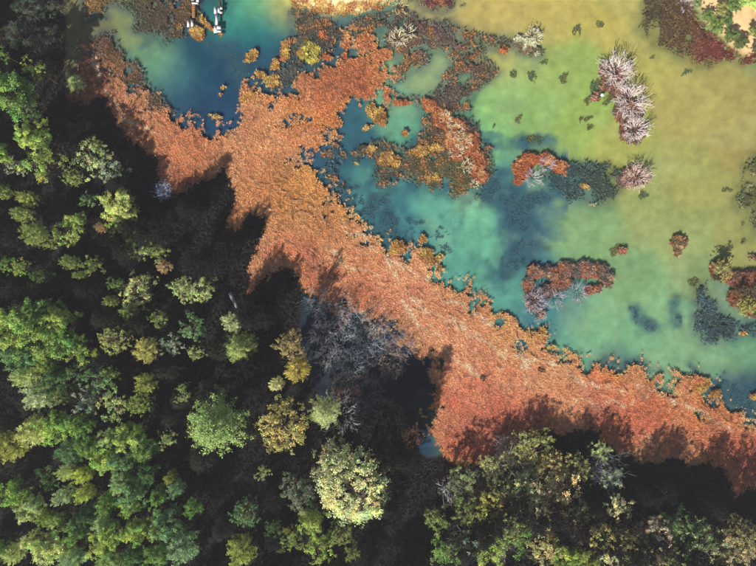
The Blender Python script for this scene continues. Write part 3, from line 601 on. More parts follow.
for (x, y, rp, h_, c, n, lab) in [
    (616, 72, 17, 2.2, WHITE, 26, 'uppermost white bleached shrub on the upper right lake island'),
    (629, 101, 17, 2.2, WHITE, 26, 'middle white bleached shrub on the upper right lake island'),
    (634, 130, 14, 2.0, WHITE, 22, 'lowest white bleached shrub on the upper right lake island'),
    (636, 177, 13, 1.6, lin((222, 196, 186)), 22, 'pinkish white bleached shrub on the small oval island'),
    (532, 178, 10, 1.5, LILAC * 1.3, 18, 'lilac white bleached shrub inside the rust arc island'),
    (545, 165, 8, 1.4, LILAC * 1.2, 14, 'smaller pale shrub on top of the rust arc island'),
    (397, 40, 10, 1.6, IVORY, 18, 'ivory dead shrub in grey weed near the top centre'),
    (408, 33, 8, 1.4, IVORY, 14, 'smaller ivory dead shrub right of its twin near the top centre'),
    (400, 6, 9, 1.3, lin((214, 196, 140)), 14, 'straw coloured dead shrub at the top edge right of the sand'),
    (446, 118, 7, 1.2, IVORY, 14, 'upper end of the ivory branch trail on the orange island'),
    (456, 130, 8, 1.3, IVORY, 16, 'second shrub from the top of the ivory branch trail'),
    (464, 142, 8, 1.3, IVORY, 16, 'middle shrub of the ivory branch trail on the orange island'),
    (456, 152, 7, 1.2, IVORY, 14, 'fourth shrub from the top of the ivory branch trail'),
    (466, 166, 7, 1.2, IVORY, 14, 'fifth shrub from the top of the ivory branch trail'),
    (474, 184, 5, 1.0, IVORY, 10, 'lowest and smallest shrub of the ivory branch trail'),
    (534, 300, 12, 1.5, LILAC, 20, 'grey lilac shrub at the left end of the speckled island'),
    (555, 298, 11, 1.4, LILAC, 18, 'grey lilac shrub in the middle of the speckled island'),
    (578, 292, 10, 1.4, LILAC, 16, 'grey lilac shrub right of the middle on the speckled island'),
    (538, 314, 8, 1.2, LILAC, 12, 'grey lilac shrub at the lower tip of the speckled island'),
    (532, 38, 9, 1.3, IVORY, 14, 'cream dead shrub on the brown ridge island'),
    (686, 4, 9, 1.3, LILAC * 1.2, 14, 'pale grey shrub at the left of the top right bank')]:
    dead_shrub(x, y, rp * 1.12, h_ * 0.62, c * 1.15, lab, gB, int(n * (4.2 if rp >= 12 else 2.2)), 0.046 if rp >= 12 else 0.042, 2, z=0.25 if y > 12 or x < 680 else None)
gS = 'leafless swamp shrubs between reeds and forest'
for (x, y, rp, c, lab) in [
    (318, 302, 12, GREYB, 'grey leafless shrub at the upper left of the swamp thicket'), (342, 305, 12, lin((140, 118, 112)), 'brownish leafless shrub along the upper rim of the swamp thicket'),
    (332, 318, 14, lin((150, 138, 140)), 'pale brown leafless shrub below the upper rim of the swamp thicket'), (356, 322, 14, GREYB, 'grey leafless shrub in the upper middle of the swamp thicket'),
    (376, 318, 12, lin((150, 120, 108)), 'rust grey leafless shrub at the upper right of the swamp thicket'), (390, 332, 13, lin((146, 120, 104)), 'brown leafless shrub at the right rim of the swamp thicket'),
    (372, 340, 13, GREYB, 'grey leafless shrub right of the swamp thicket centre'), (345, 345, 13, GREYB * 1.2, 'light grey leafless shrub in the centre of the swamp thicket'),
    (350, 362, 13, GREYB * 1.2, 'light grey leafless shrub below the swamp thicket centre'), (376, 368, 13, lin((120, 110, 116)), 'dim leafless shrub in the lower right of the swamp thicket'),
    (345, 385, 13, lin((132, 104, 96)), 'brown leafless shrub in the lower left of the swamp thicket'), (392, 362, 11, lin((140, 128, 110)), 'tan leafless shrub beside the blue pool of the swamp thicket'),
    (402, 345, 11, lin((134, 124, 130)), 'small grey leafless shrub at the far right of the swamp thicket'), (368, 392, 13, lin((116, 106, 106)), 'dim leafless shrub at the bottom of the swamp thicket'),
    (322, 332, 11, lin((206, 206, 220)), 'whitish star shaped dead shrub at the left of the swamp thicket'), (326, 356, 10, lin((206, 206, 220)), 'lower whitish star shaped dead shrub left of the thicket centre'),
    (340, 412, 18, lin((196, 198, 206)), 'white spreading dead branches behind the pale green tree'), (450, 487, 10, lin((206, 202, 216)), 'small whitish dead shrub in the dark lower centre'),
    (167, 192, 7, lin((130, 140, 165)), 'bluish grey shrub at the tip of the shaded reed edge'), (505, 446, 10, lin((200, 184, 180)), 'pale pinkish dead shrub at the lower rim of the reeds'),
    (392, 412, 14, lin((120, 112, 96)), 'dull brown leafless shrub above the blue pool'), (412, 436, 9, lin((190, 136, 104)), 'orange brown shrub left of the small blue pool')]:
    dead_shrub(x, y, rp * 1.15, 2.0, c * 2.2, lab, gS, 64, 0.03, 2, 0.85)

gT = 'twiggy half bare shrubs of the lower right thicket'
for (x, y, c, lab) in [(514, 456, (206, 190, 176), 'pale twiggy shrub left of the olive tree in the lower right thicket'), (534, 478, (196, 180, 140), 'cream twiggy shrub in the upper heart of the thicket'), (504, 500, (170, 160, 150), 'grey twiggy shrub at the left rim of the thicket'), (524, 516, (180, 172, 150), 'grey cream twiggy shrub low in the left thicket'),
                       (548, 518, (206, 186, 140), 'tan twiggy shrub under the cream yellow tree'), (566, 528, (190, 170, 136), 'tan twiggy shrub at the right foot of the thicket'), (584, 546, (196, 182, 150), 'cream twiggy shrub on the bottom rim of the thicket'), (606, 546, (214, 206, 180), 'pale cream twiggy shrub near the bottom edge right of the thicket'),
                       (642, 542, (170, 156, 140), 'grey brown twiggy shrub left of the feathery green tree'), (660, 540, (196, 180, 156), 'cream twiggy shrub touching the feathery green tree'), (734, 542, (186, 170, 140), 'tan twiggy shrub near the bottom right corner'), (704, 528, (150, 146, 110), 'dull twiggy shrub above the tan spotty tree'),
                       (470, 546, (160, 160, 166), 'grey twiggy shrub on the bottom edge in the centre'), (506, 546, (176, 176, 176), 'pale grey twiggy shrub on the bottom edge right of centre'), (480, 484, (140, 132, 120), 'dull brown twiggy shrub below the reed tip'), (606, 470, (176, 186, 196), 'bluish pale twiggy shrub in the shade right of the thicket')]:
    s_ = 0.96; X, Y = 378 + (x - 378) * s_, 283 + (y - 283) * s_
    dead_shrub(X, Y, 15, 5.5, lin(c) * 0.9, lab, gT, 60, 0.036, 2, 0.6)
# ------------------------------------------------------------------ trees
def leaf_quads(Cn, Nn, size, r, asp=0.6):
    n = len(Cn); t = r.normal(0, 1, (n, 3)); t -= (t * Nn).sum(1)[:, None] * Nn; t /= np.linalg.norm(t, axis=1)[:, None] + 1e-9
    b = np.cross(Nn, t); s = (size * (0.65 + 0.7 * r.random(n)))[:, None]
    V = np.stack([Cn - t * s, Cn + b * s * asp - t * s * 0.1, Cn + t * s, Cn - b * s * asp - t * s * 0.1], 1).reshape(-1, 3)
    return V, np.arange(4 * n).reshape(-1, 4)
def unit(v): return v / (np.linalg.norm(v, axis=-1, keepdims=True) + 1e-9)
HB, RB = 14.0, 4.0                     # size of the master trees
def crown_points(style, r):
    """clump centres, radii, leaves per clump, leaf size, flattening"""
    zc, rz = 0.66 * HB, 0.34 * HB
    if style == 'broad': n, cr, k, ls = 66, (0.5, 1.05), 220, 0.13
    elif style == 'fine': n, cr, k, ls = 140, (0.28, 0.62), 84, 0.115
    elif style == 'sparse': n, cr, k, ls = 48, (0.3, 0.8), 125, 0.12
    elif style == 'lumpy': n, cr, k, ls = 26, (0.9, 1.4), 330, 0.15
    elif style == 'dome': n, cr, k, ls = 150, (0.4, 0.62), 150, 0.095
    else: n, cr, k, ls = 90, (0.35, 0.6), 70, 0.15
    u = unit(r.normal(0, 1, (n * 3, 3))); u = u[u[:, 2] > -0.45][:n]
    if style == 'dome':
        i = np.arange(n); zz = 1 - 1.25 * (i + 0.5) / n; a = i * 2.39996; q = np.sqrt(1 - zz * zz)
        u = np.stack([q * np.cos(a), q * np.sin(a), zz], 1) + r.normal(0, 0.06, (n, 3))
    lob = 1 + 0.28 * np.sin(3 * np.arctan2(u[:, 1], u[:, 0]) + r.random() * 6) * r.random() + 0.18 * r.normal(0, 1, len(u))
    rad = (r.random(len(u)) ** 0.35) * np.clip(lob, 0.5, 1.35)
    if style == 'dome': rad = r.uniform(0.82, 1.08, len(u)); rz = 0.26 * HB; zc = 0.7 * HB
    P = u * rad[:, None] * np.array([RB * 0.82, RB * 0.82, rz]) + np.array([0, 0, zc])
    return P, r.uniform(cr[0], cr[1], len(u)), k, ls
def build_tree(style, seed):
    r = np.random.default_rng(seed)
    g = Geo()                                        # trunk and limbs
    lean = r.normal(0, 0.25, 2); top = 0.93 * HB if style != 'fuzzy' else 0.85 * HB
    tz = np.linspace(0, top, 8); tx = lean[0] * (tz / HB) ** 2 * 2 + r.normal(0, 0.05, 8); ty = lean[1] * (tz / HB) ** 2 * 2 + r.normal(0, 0.05, 8)
    tx[0] = ty[0] = 0; tz[0] = -0.25
    T = np.stack([tx, ty, tz], 1); bc = lin((104, 92, 80))
    g.tube(T, np.linspace(0.24, 0.03, 8), 7, bc)
    def at(z): return np.array([np.interp(z, tz, tx), np.interp(z, tz, ty), z])
    LV, LF, LC = [], [], []; nv = 0
    def put(V, F, c):
        nonlocal nv
        LV.append(V); LF.append(F + nv); LC.append(np.repeat(c, 4, 0)); nv += len(V)
    if style == 'radial':                            # tiers of boughs with brush-like tips, seen from above as a star
        nb = 96
        for i in range(nb):
            f = (i + 0.5) / nb; z = 0.30 * HB + 0.66 * HB * f
            L = RB * (1.06 - 0.86 * f ** 1.5) * r.uniform(0.8, 1.15); a = i * 2.39996 + r.normal(0, 0.2)
            b0 = at(z); drop = -0.10 * L + 0.3 * f * L
            pts = np.array([b0 + np.array([math.cos(a) * L * t, math.sin(a) * L * t, drop * t + 0.22 * L * t * t]) for t in np.linspace(0, 1, 4)])
            g.tube(pts, np.linspace(0.055, 0.015, 4), 3, bc)
            m = int(60 + 70 * L / RB); t = 0.3 + 0.72 * r.random(m) ** 0.7
            ctr = np.stack([np.interp(t, np.linspace(0, 1, 4), pts[:, q]) for q in range(3)], 1)
            w = 0.34 * (1.15 - 0.6 * t)[:, None]
            ctr = ctr + r.normal(0, 1, (m, 3)) * w * np.array([1, 1, 0.5])
            N = unit(r.normal(0, 0.7, (m, 3)) + np.array([0.35 * math.cos(a), 0.35 * math.sin(a), 0.8]))
            V, F = leaf_quads(ctr, N, np.full(m, 0.135), r, 0.42)
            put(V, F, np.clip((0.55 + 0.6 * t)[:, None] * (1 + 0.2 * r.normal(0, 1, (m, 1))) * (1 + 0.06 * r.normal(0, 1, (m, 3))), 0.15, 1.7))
    elif style == 'fuzzy':                           # dense upright plume
        nsh = 120                                    # feathery shoots sweeping up and out
        for i in range(nsh):
            u = unit(r.normal(0, 1, 3)); u[2] = abs(u[2]) * 1.1 - 0.35; u = unit(u)
            e = u * np.array([RB * 0.86, RB * 0.86, 0.33 * HB]) * r.uniform(0.62, 1.08) + np.array([0, 0, 0.63 * HB])
            b0 = at(np.clip(e[2] - r.uniform(0.8, 1.6) * math.hypot(e[0], e[1]) * 0.7, 0.25 * HB, 0.8 * HB))
            m = r.integers(55, 95); t = 0.42 + 0.6 * r.random(m) ** 0.8
            ctr = b0 + (e - b0) * t[:, None] + np.array([0, 0, 0.5]) * (t * (1 - t))[:, None] + r.normal(0, 1, (m, 3)) * (0.34 - 0.2 * t)[:, None]
            N = unit(u * 0.6 + r.normal(0, 0.8, (m, 3)) + np.array([0, 0, 0.3]))
            V, F = leaf_quads(ctr, N, np.full(m, 0.125), r, 0.5)
            cb = 1 + 0.2 * r.normal()
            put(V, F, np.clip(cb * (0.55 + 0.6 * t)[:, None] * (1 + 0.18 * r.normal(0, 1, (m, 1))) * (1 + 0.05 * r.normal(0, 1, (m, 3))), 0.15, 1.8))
        for i in range(22):
            z = r.uniform(0.35, 0.75) * HB; a = r.random() * 6.28; b0 = at(z); L = RB * 0.7
            pts = np.array([b0 + np.array([math.cos(a) * L * t, math.sin(a) * L * t, 0.7 * L * t]) for t in np.linspace(0, 1, 4)])
            g.tube(pts, np.linspace(0.06, 0.015, 4), 3, bc)
    else:
        P, cr, kk, ls = crown_points(style, r)
        for c, rr in zip(P, cr):
            z0 = np.clip(c[2] - r.uniform(0.5, 0.9) * math.hypot(c[0], c[1]) - 0.4, 0.22 * HB, top); b0 = at(z0)
            mid = (b0 + c) / 2 + np.array([0, 0, -0.15]) + r.normal(0, 0.15, 3)
            g.tube(np.array([b0, mid, c]), np.array([0.075, 0.045, 0.015]), 3, bc)
            k = max(8, int(kk * (rr / 0.7) ** 1.6)) if style != 'lumpy' else kk
            ns = r.integers(5, 9) if style in ('broad', 'sparse') else r.integers(3, 6)
            sp = unit(r.normal(0, 1, (ns, 3)) * np.array([1, 1, 0.55]) + np.array([0, 0, 0.25])) * r.uniform(0.5, 1.5, (ns, 1))
            j = r.integers(0, ns, k); tt = r.random(k) ** 0.7
            u = sp[j] * tt[:, None] + r.normal(0, 0.22, (k, 3)); rad = np.linalg.norm(u, axis=1); u = u / (rad[:, None] + 1e-6); rad = np.clip(rad, 0, 1.7)
            flat = 0.75 if style == 'lumpy' else 0.6
            ctr = c + u * rad[:, None] * rr * np.array([1, 1, flat])
            out = unit(c - np.array([0, 0, 0.5 * HB]))
            N = unit(u * 0.9 + out * 0.5 + r.normal(0, 0.55, (k, 3)))
            V, F = leaf_quads(ctr, N, np.full(k, ls), r, 0.55)
            cb = 1 + 0.22 * r.normal(); hue = np.array([1 + 0.10 * r.normal(), 1.0, 1 + 0.08 * r.normal()])
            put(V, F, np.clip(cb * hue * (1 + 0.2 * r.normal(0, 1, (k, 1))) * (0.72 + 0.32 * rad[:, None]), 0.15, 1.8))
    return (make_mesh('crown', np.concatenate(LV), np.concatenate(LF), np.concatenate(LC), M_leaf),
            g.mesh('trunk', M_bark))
MASTERS = {}
for si, st in enumerate(['broad', 'fine', 'sparse', 'lumpy', 'radial', 'fuzzy']):
    MASTERS[st] = [build_tree(st, 500 + 20 * si + k) for k in range(4)]
r5 = np.random.default_rng(43)
tree_count = {}
def tree(x, y, rpx, style, col, label, h=None, group='forest trees', name='leafy_tree', gain=1.0, at_base=False):
    """(x, y) is the middle of the crown as the photo shows it; the trunk stands where that crown's height puts it"""
    if x > 430 and y > 430 and not at_base:
        h = h or float(np.clip(4.6 + (y - 445) * 0.075, 4.6, 11)); rpx *= 1.3
    if 125 < x < 262 and 228 < y < 352 and not at_base: h = h or (7.0 if y < 310 else 8.5)
    h = h or (float(np.clip(9.5 + 0.14 * rpx, 9.5, 14)) if (y > 236 or x < 55) else 7.0) * r5.uniform(0.94, 1.06)
    s = 1.0 if at_base else (H - 0.68 * h) / H
    bx, by = 378 + (x - 378) * s, 283 + (y - 283) * s
    z = float(max(ground_z(np.array([[bx, by]]))[0], -0.6))
    t = thing(name, label, 'tree', (float(wx(bx)), float(wy(by)), z), float(r5.random() * 6.28), group)
    k = tree_count.get(style, 0); tree_count[style] = k + 1
    cm, tm = MASTERS[style][k % 4]
    sxy = rpx * MPP * (s if not at_base else 0.9) / RB * 1.12; sz = h / HB
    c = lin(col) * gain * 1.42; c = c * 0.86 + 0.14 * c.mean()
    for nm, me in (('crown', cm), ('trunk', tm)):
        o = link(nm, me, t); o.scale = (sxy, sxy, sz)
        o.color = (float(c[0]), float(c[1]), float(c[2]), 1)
    return t
LIME, GREEN, DGREEN, PALE, OLIVE, YEL, BLUE, CREAM, TAN, GREY = (158, 180, 78), (118, 156, 66), (90, 128, 64), (172, 188, 116), (140, 158, 76), (162, 170, 76), (112, 152, 92), (206, 206, 150), (172, 150, 104), (148, 164, 136)
TREES = [
 # upper left
 (9, 92, 23, 'broad', GREEN, 'broad green tree cut by the left edge in the upper part'), (36, 70, 12, 'sparse', LIME, 'thin yellow green tree right of the broad upper left edge tree'),
 (3, 53, 7, 'sparse', GREEN, 'small green treetop on the left edge near the top'), (73, 82, 8, 'radial', PALE, 'little pale star shaped sapling on the brown reed tip'),
 (30, 112, 11, 'fine', DGREEN, 'dim green tree below the broad upper left edge tree'), (37, 136, 14, 'broad', LIME, 'yellow green tree second from the left in the upper forest'),
 (3, 156, 10, 'broad', LIME, 'yellow green crown on the left edge just above mid height'), (44, 164, 20, 'sparse', LIME, 'open yellow green tree with dark gaps in the upper left forest'),
 (20, 168, 9, 'sparse', GREY, 'small grey green crown left of the open yellow green tree'), (96, 160, 20, 'sparse', PALE, 'loose pale green tree nearest the shaded upper reeds'),
 (112, 172, 14, 'sparse', GREY, 'grey green crown joined below the loose pale tree'), (75, 177, 10, 'fine', OLIVE, 'small olive tree left of the grey green crown'),
 (98, 145, 7, 'sparse', OLIVE, 'tiny crown above the loose pale green tree'), (118, 204, 17, 'broad', (176, 186, 96), 'bright yellow green slanting tree beside the big upper shadow'),
 (128, 212, 10, 'broad', (180, 190, 104), 'bright lower tip crown of the slanting yellow green pair'), (90, 200, 8, 'sparse', BLUE, 'bluish small crown left of the slanting yellow green pair'),
 # left, around y 190-300
 (4, 192, 8, 'fuzzy', OLIVE, 'olive fuzzy treetop on the left edge above mid height'), (29, 199, 9, 'fuzzy', YEL, 'yellow olive fuzzy treetop in the left forest'),
 (24, 214, 9, 'fuzzy', OLIVE, 'small olive treetop below the yellow fuzzy one'), (35, 234, 13, 'fuzzy', OLIVE, 'rounded olive treetop in the middle left forest'),
 (50, 242, 9, 'sparse', OLIVE, 'scrappy olive crown right of the rounded olive treetop'), (68, 232, 17, 'sparse', LIME, 'spotty lime tree with many gaps in the middle left forest'),
 (80, 222, 8, 'broad', LIME, 'small lime crown above the spotty lime tree'), (102, 228, 6, 'fuzzy', TAN, 'tiny tan treetop right of the spotty lime tree'),
 (119, 228, 10, 'sparse', LIME, 'small lime crown below the slanting yellow green pair'), (137, 247, 15, 'fuzzy', (146, 166, 96), 'dense rounded light green plume tree by the great shadow'),
 (141, 236, 9, 'fuzzy', TAN, 'tan topped crown crowning the rounded plume tree'), (160, 251, 11, 'sparse', OLIVE, 'thin olive crown right of the rounded plume tree'), (165, 266, 8, 'fuzzy', TAN, 'small tan treetop right below the rounded plume tree'),
 (139, 290, 19, 'fine', (180, 186, 112), 'pale yellow green bushy tree below the rounded plume tree'), (118, 284, 8, 'sparse', GREEN, 'small green crown left of the pale bushy tree'),
 (183, 288, 13, 'fine', PALE, 'pale green tree right of the pale bushy tree'), (202, 290, 14, 'sparse', PALE, 'pale green spotty tree at the border of the great shadow'),
 (71, 262, 8, 'fuzzy', OLIVE, 'lone small olive treetop in a dark gap'), (96, 266, 10, 'sparse', OLIVE, 'scrappy olive crown right of the lone small treetop'), (81, 275, 5, 'fuzzy', OLIVE, 'tiny olive treetop below the lone small one'),
 (22, 268, 10, 'sparse', LIME, 'lime spotted crown in the left forest at mid height'), (5, 264, 10, 'sparse', GREEN, 'green spotted crown on the left edge at mid height'), (42, 276, 8, 'sparse', DGREEN, 'dim green crown right of the lime spotted one'),
 (131, 312, 10, 'fuzzy', OLIVE, 'olive brush shaped treetop under the pale bushy tree'), (112, 301, 6, 'fuzzy', OLIVE, 'small olive tuft left of the brush shaped treetop'), (160, 318, 9, 'sparse', OLIVE, 'scrappy olive crown right of the brush shaped treetop'),
 (117, 340, 15, 'fine', (164, 172, 96), 'pale olive bushy tree left of the yellow crowned one'), (147, 350, 14, 'fuzzy', (184, 180, 96), 'yellowish flat crown between olive and bluish trees'),
 (174, 346, 12, 'sparse', GREY, 'bluish pale crown right of the yellowish flat one'), (194, 328, 15, 'sparse', BLUE, 'bluish green spotty tree in the middle of the left forest'), (197, 352, 8, 'sparse', PALE, 'small pale crown below the bluish spotty tree'),
 # big green mass left
 (16, 325, 19, 'broad', LIME, 'bright green tree at the upper left of the big green mass'), (42, 312, 15, 'broad', GREEN, 'green tree at the top of the big green mass'), (62, 318, 14, 'broad', LIME, 'lime tree at the upper right of the big green mass'),
 (40, 338, 22, 'broad', (136, 162, 66), 'widest bright green tree in the heart of the big green mass'), (68, 342, 16, 'broad', GREEN, 'green tree at the right of the big green mass'), (87, 352, 13, 'sparse', LIME, 'spotty lime crown at the right tip of the big green mass'),
 (6, 348, 12, 'broad', BLUE, 'bluish green crown on the left edge beside the big green mass'), (26, 356, 14, 'broad', BLUE, 'bluish green crown under the heart of the big green mass'), (46, 366, 9, 'fuzzy', LIME, 'small lime plume above the grey frosted tree'),
 (26, 375, 12, 'fuzzy', PALE, 'pale cream green plume left of the grey frosted tree'), (40, 394, 17, 'fuzzy', (170, 184, 136), 'grey frosted plume tree on the left side'), (62, 380, 13, 'broad', DGREEN, 'dark green tree right of the grey frosted tree'),
 (80, 372, 12, 'sparse', BLUE, 'bluish spotty crown right of the dark green tree'), (104, 380, 16, 'sparse', BLUE, 'bluish spotted tree in the left centre'), (112, 372, 8, 'sparse', LIME, 'small lime crown on top of the bluish spotted tree'),
 (92, 400, 14, 'sparse', GREY, 'grey green spotted tree below the bluish one'), (118, 404, 16, 'sparse', PALE, 'pale spotted tree left of the olive slanting one'), (142, 402, 12, 'fine', LIME, 'lime bushy crown under the olive slanting tree'),
 (147, 383, 12, 'fuzzy', YEL, 'olive yellow slanting treetop in the left centre'), (66, 396, 9, 'fine', OLIVE, 'small olive crown between dark and spotted trees'), (185, 395, 7, 'sparse', PALE, 'tiny pale crown alone left of the round spruce like tree'),
 (184, 386, 4, 'sparse', PALE, 'tiniest pale tuft above the tiny pale crown'),
 # lower left
 (10, 446, 17, 'fuzzy', (166, 170, 70), 'mustard yellow tree on the left edge in the lower part'), (35, 430, 17, 'fuzzy', (182, 190, 108), 'pale yellow green plume tree right of the mustard tree'), (62, 426, 17, 'broad', (142, 172, 66), 'vivid green tree right of the pale plume tree'),
 (84, 424, 12, 'broad', GREEN, 'green crown right of the vivid green tree'), (72, 450, 15, 'fuzzy', (98, 138, 84), 'teal green dense tree under the vivid green tree'), (92, 444, 12, 'broad', GREEN, 'green crown right of the teal green tree'),
 (110, 436, 8, 'broad', PALE, 'small pale crown in a dark gap of the lower left forest'), (106, 458, 14, 'broad', LIME, 'lime clumpy tree in the lower left forest centre'), (132, 434, 14, 'broad', LIME, 'lime clumpy tree upper right of the lower left forest'),
 (146, 446, 13, 'broad', GREEN, 'green clumpy tree right of the upper lime one'), (124, 456, 12, 'broad', BLUE, 'bluish clumpy tree below the upper lime one'), (170, 437, 9, 'sparse', PALE, 'thin dotted crown left of the round spruce like tree'),
 (16, 492, 15, 'broad', (128, 160, 56), 'bright green tree near the left edge in the lower part'), (34, 505, 12, 'broad', PALE, 'pale green crown right of the bright lower edge tree'), (50, 478, 13, 'sparse', DGREEN, 'dim dark green tree in the lower left'),
 (68, 471, 10, 'fuzzy', (184, 196, 126), 'pale lime plume over the bluish frosted one'), (84, 474, 9, 'fuzzy', (190, 200, 84), 'yellow lime plume right of the pale lime one'), (66, 495, 10, 'fuzzy', (164, 184, 132), 'bluish frosted plume below the pale lime one'), (86, 493, 9, 'fuzzy', (176, 190, 78), 'lime plume right of the bluish frosted one'),
 (122, 482, 12, 'fuzzy', (164, 190, 124), 'mint frosted crown in the lower left forest'), (136, 490, 14, 'broad', BLUE, 'bluish clumpy tree right of the mint crown'), (108, 503, 11, 'fuzzy', (120, 156, 62), 'green plume below the mint crown'), (132, 506, 9, 'broad', LIME, 'small lime crown below the bluish clumpy tree'),
 (172, 476, 6, 'fuzzy', YEL, 'tiny yellow plume at the right rim of the lower forest'), (177, 488, 9, 'fuzzy', (130, 166, 116), 'mint plume under the tiny yellow one'), (160, 494, 9, 'broad', GREEN, 'small green crown left of the mint plume'),
 (47, 517, 9, 'fuzzy', LIME, 'small lime plume above the lumpy pale tree'), (58, 520, 7, 'fuzzy', PALE, 'small pale plume right above the lumpy pale tree'), (38, 541, 12, 'lumpy', (190, 202, 124), 'left lobe of the lumpy pale lime trees at the bottom left'), (54, 545, 16, 'lumpy', (186, 198, 116), 'right and larger of the lumpy pale lime trees at the bottom left'),
 (17, 551, 11, 'fuzzy', (184, 196, 122), 'pale lime plume near the bottom left corner'), (3, 548, 10, 'broad', (128, 160, 60), 'bright green crown in the bottom left corner'), (80, 530, 11, 'broad', GREEN, 'green crown right of the lumpy pale trees'),
 (103, 540, 11, 'lumpy', (166, 188, 92), 'lime lumpy crown at the bottom of the left forest'), (116, 530, 13, 'broad', LIME, 'lime clumpy tree near the bottom of the left forest'), (104, 522, 9, 'fuzzy', (166, 190, 130), 'small mint crown above the lime lumpy one'), (140, 528, 13, 'broad', LIME, 'lime clumpy tree left of the bluish bottom trees'),
 (72, 558, 14, 'fuzzy', (150, 178, 120), 'grey green plume on the bottom edge'), (108, 560, 13, 'fuzzy', (156, 182, 104), 'green plume on the bottom edge right of the grey one'), (170, 518, 15, 'broad', BLUE, 'upper bluish tree at the right rim of the bottom left forest'), (182, 545, 18, 'fuzzy', (130, 164, 112), 'bluish frosted large tree at the bottom of the left forest'),
 (160, 552, 13, 'broad', GREEN, 'green clumpy tree on the bottom edge by the bluish large one'), (157, 532, 7, 'fuzzy', YEL, 'small mustard plume among the bluish bottom trees'), (136, 555, 12, 'broad', DGREEN, 'dim green crown on the bottom edge'), (150, 470, 9, 'broad', DGREEN, 'dim green crown in the lower forest middle'), (88, 515, 10, 'broad', DGREEN, 'dim green crown above the green one by the lumpy trees'),
 # centre
 (215, 428, 28, 'radial', (142, 170, 92), 'big round spruce like green tree standing alone in the dark clearing'), (233, 322, 12, 'fuzzy', (176, 186, 132), 'pale grey green plume above the fan shaped tree'), (239, 346, 15, 'radial', (156, 174, 90), 'fan shaped green tree under the pale grey plume'),
 (291, 345, 17, 'fine', (170, 154, 92), 'tan yellow open tree left of the swamp thicket'), (297, 370, 14, 'fuzzy', (190, 176, 78), 'yellow tree below the tan open one'), (277, 384, 8, 'fuzzy', CREAM, 'small cream tree left of the yellow one'),
 (285, 425, 27, 'fine', (182, 174, 92), 'large yellow olive tree left of the white dead branches'), (278, 440, 12, 'fine', (164, 150, 92), 'brownish crown in front of the large yellow olive tree'), (324, 415, 15, 'radial', (180, 192, 128), 'pale green tree with white dead branches behind'),
 (334, 462, 24, 'fine', (170, 172, 124), 'dull grey green tree behind the large cream tree'), (300, 490, 19, 'fine', (120, 136, 104), 'dim grey green tree left of the large cream tree'), (264, 471, 8, 'sparse', PALE, 'small pale crown below the large yellow olive tree'),
 (312, 518, 13, 'broad', (160, 178, 84), 'lime tree below the dim grey green one'), (320, 546, 16, 'sparse', LIME, 'lime spotted tree on the bottom edge left of centre'), (341, 530, 13, 'fine', OLIVE, 'olive tree under the large cream tree'), (292, 536, 13, 'sparse', OLIVE, 'scrappy olive tree left of the lime bottom tree'),
 (275, 525, 9, 'sparse', DGREEN, 'dim scrappy crown left of the scrappy olive tree'), (352, 550, 9, 'sparse', OLIVE, 'scrappy dim crown on the bottom edge below the olive tree'), (246, 511, 14, 'fine', BLUE, 'bluish green tree above the mustard fan tree'), (241, 551, 16, 'fuzzy', (160, 172, 72), 'mustard fan shaped tree on the bottom edge'),
 (195, 506, 8, 'broad', GREEN, 'small green crown left of the bluish and mustard trees'),
 # lower centre and right
 (463, 480, 14, 'sparse', (130, 144, 92), 'dim spotty tree below the tip of the reeds'), (437, 517, 10, 'sparse', OLIVE, 'small olive crown in the dark lower centre'), (489, 506, 14, 'fine', (186, 184, 76), 'yellow bushy tree in the dark lower centre'), (466, 511, 12, 'sparse', OLIVE, 'scrappy olive crown left of the yellow bushy tree'),
 (494, 466, 13, 'fine', (172, 178, 112), 'pale olive bush tree at the lower rim of the reeds'), (444, 548, 14, 'sparse', GREEN, 'dim green spotty tree on the bottom edge in the centre'), (490, 548, 16, 'sparse', LIME, 'lime spotty tree on the bottom edge right of centre'), (468, 540, 10, 'sparse', GREY, 'grey twiggy crown between the two bottom centre trees'),
 (532, 452, 19, 'fine', (150, 156, 78), 'olive tree at the top of the lower right thicket'), (549, 466, 13, 'fine', (190, 176, 96), 'yellowish crown at the upper right of the lower right thicket'), (520, 490, 17, 'fine', (172, 182, 120), 'pale green tree at the left of the lower right thicket'), (556, 494, 22, 'fine', (214, 196, 132), 'cream yellow tree in the heart of the lower right thicket'),
 (536, 514, 15, 'fine', (190, 182, 130), 'greyish cream crown below the heart of the thicket'), (520, 536, 14, 'sparse', GREEN, 'green spotty crown in the lower part of the thicket'), (545, 550, 16, 'sparse', (186, 178, 112), 'cream spotty tree on the bottom edge of the thicket'), (562, 556, 12, 'broad', (150, 170, 60), 'bright green crown on the bottom edge of the thicket'),
 (576, 470, 13, 'fine', (176, 178, 104), 'yellow green crown at the right of the thicket'), (600, 450, 9, 'sparse', PALE, 'small pale crown at the upper right rim of the thicket'), (609, 474, 10, 'sparse', GREY, 'bluish white crown in the shade right of the thicket'), (616, 504, 11, 'sparse', CREAM, 'cream spotty crown alone right of the thicket'),
 (594, 534, 14, 'fine', (176, 172, 92), 'olive yellow tree at the lower right of the thicket'), (603, 556, 12, 'sparse', CREAM, 'cream twiggy crown on the bottom edge right of the thicket'), (582, 556, 10, 'broad', (140, 150, 60), 'olive crown on the bottom edge right of the thicket'), (632, 558, 12, 'fine', OLIVE, 'olive crown on the bottom edge between thicket and green tree'),
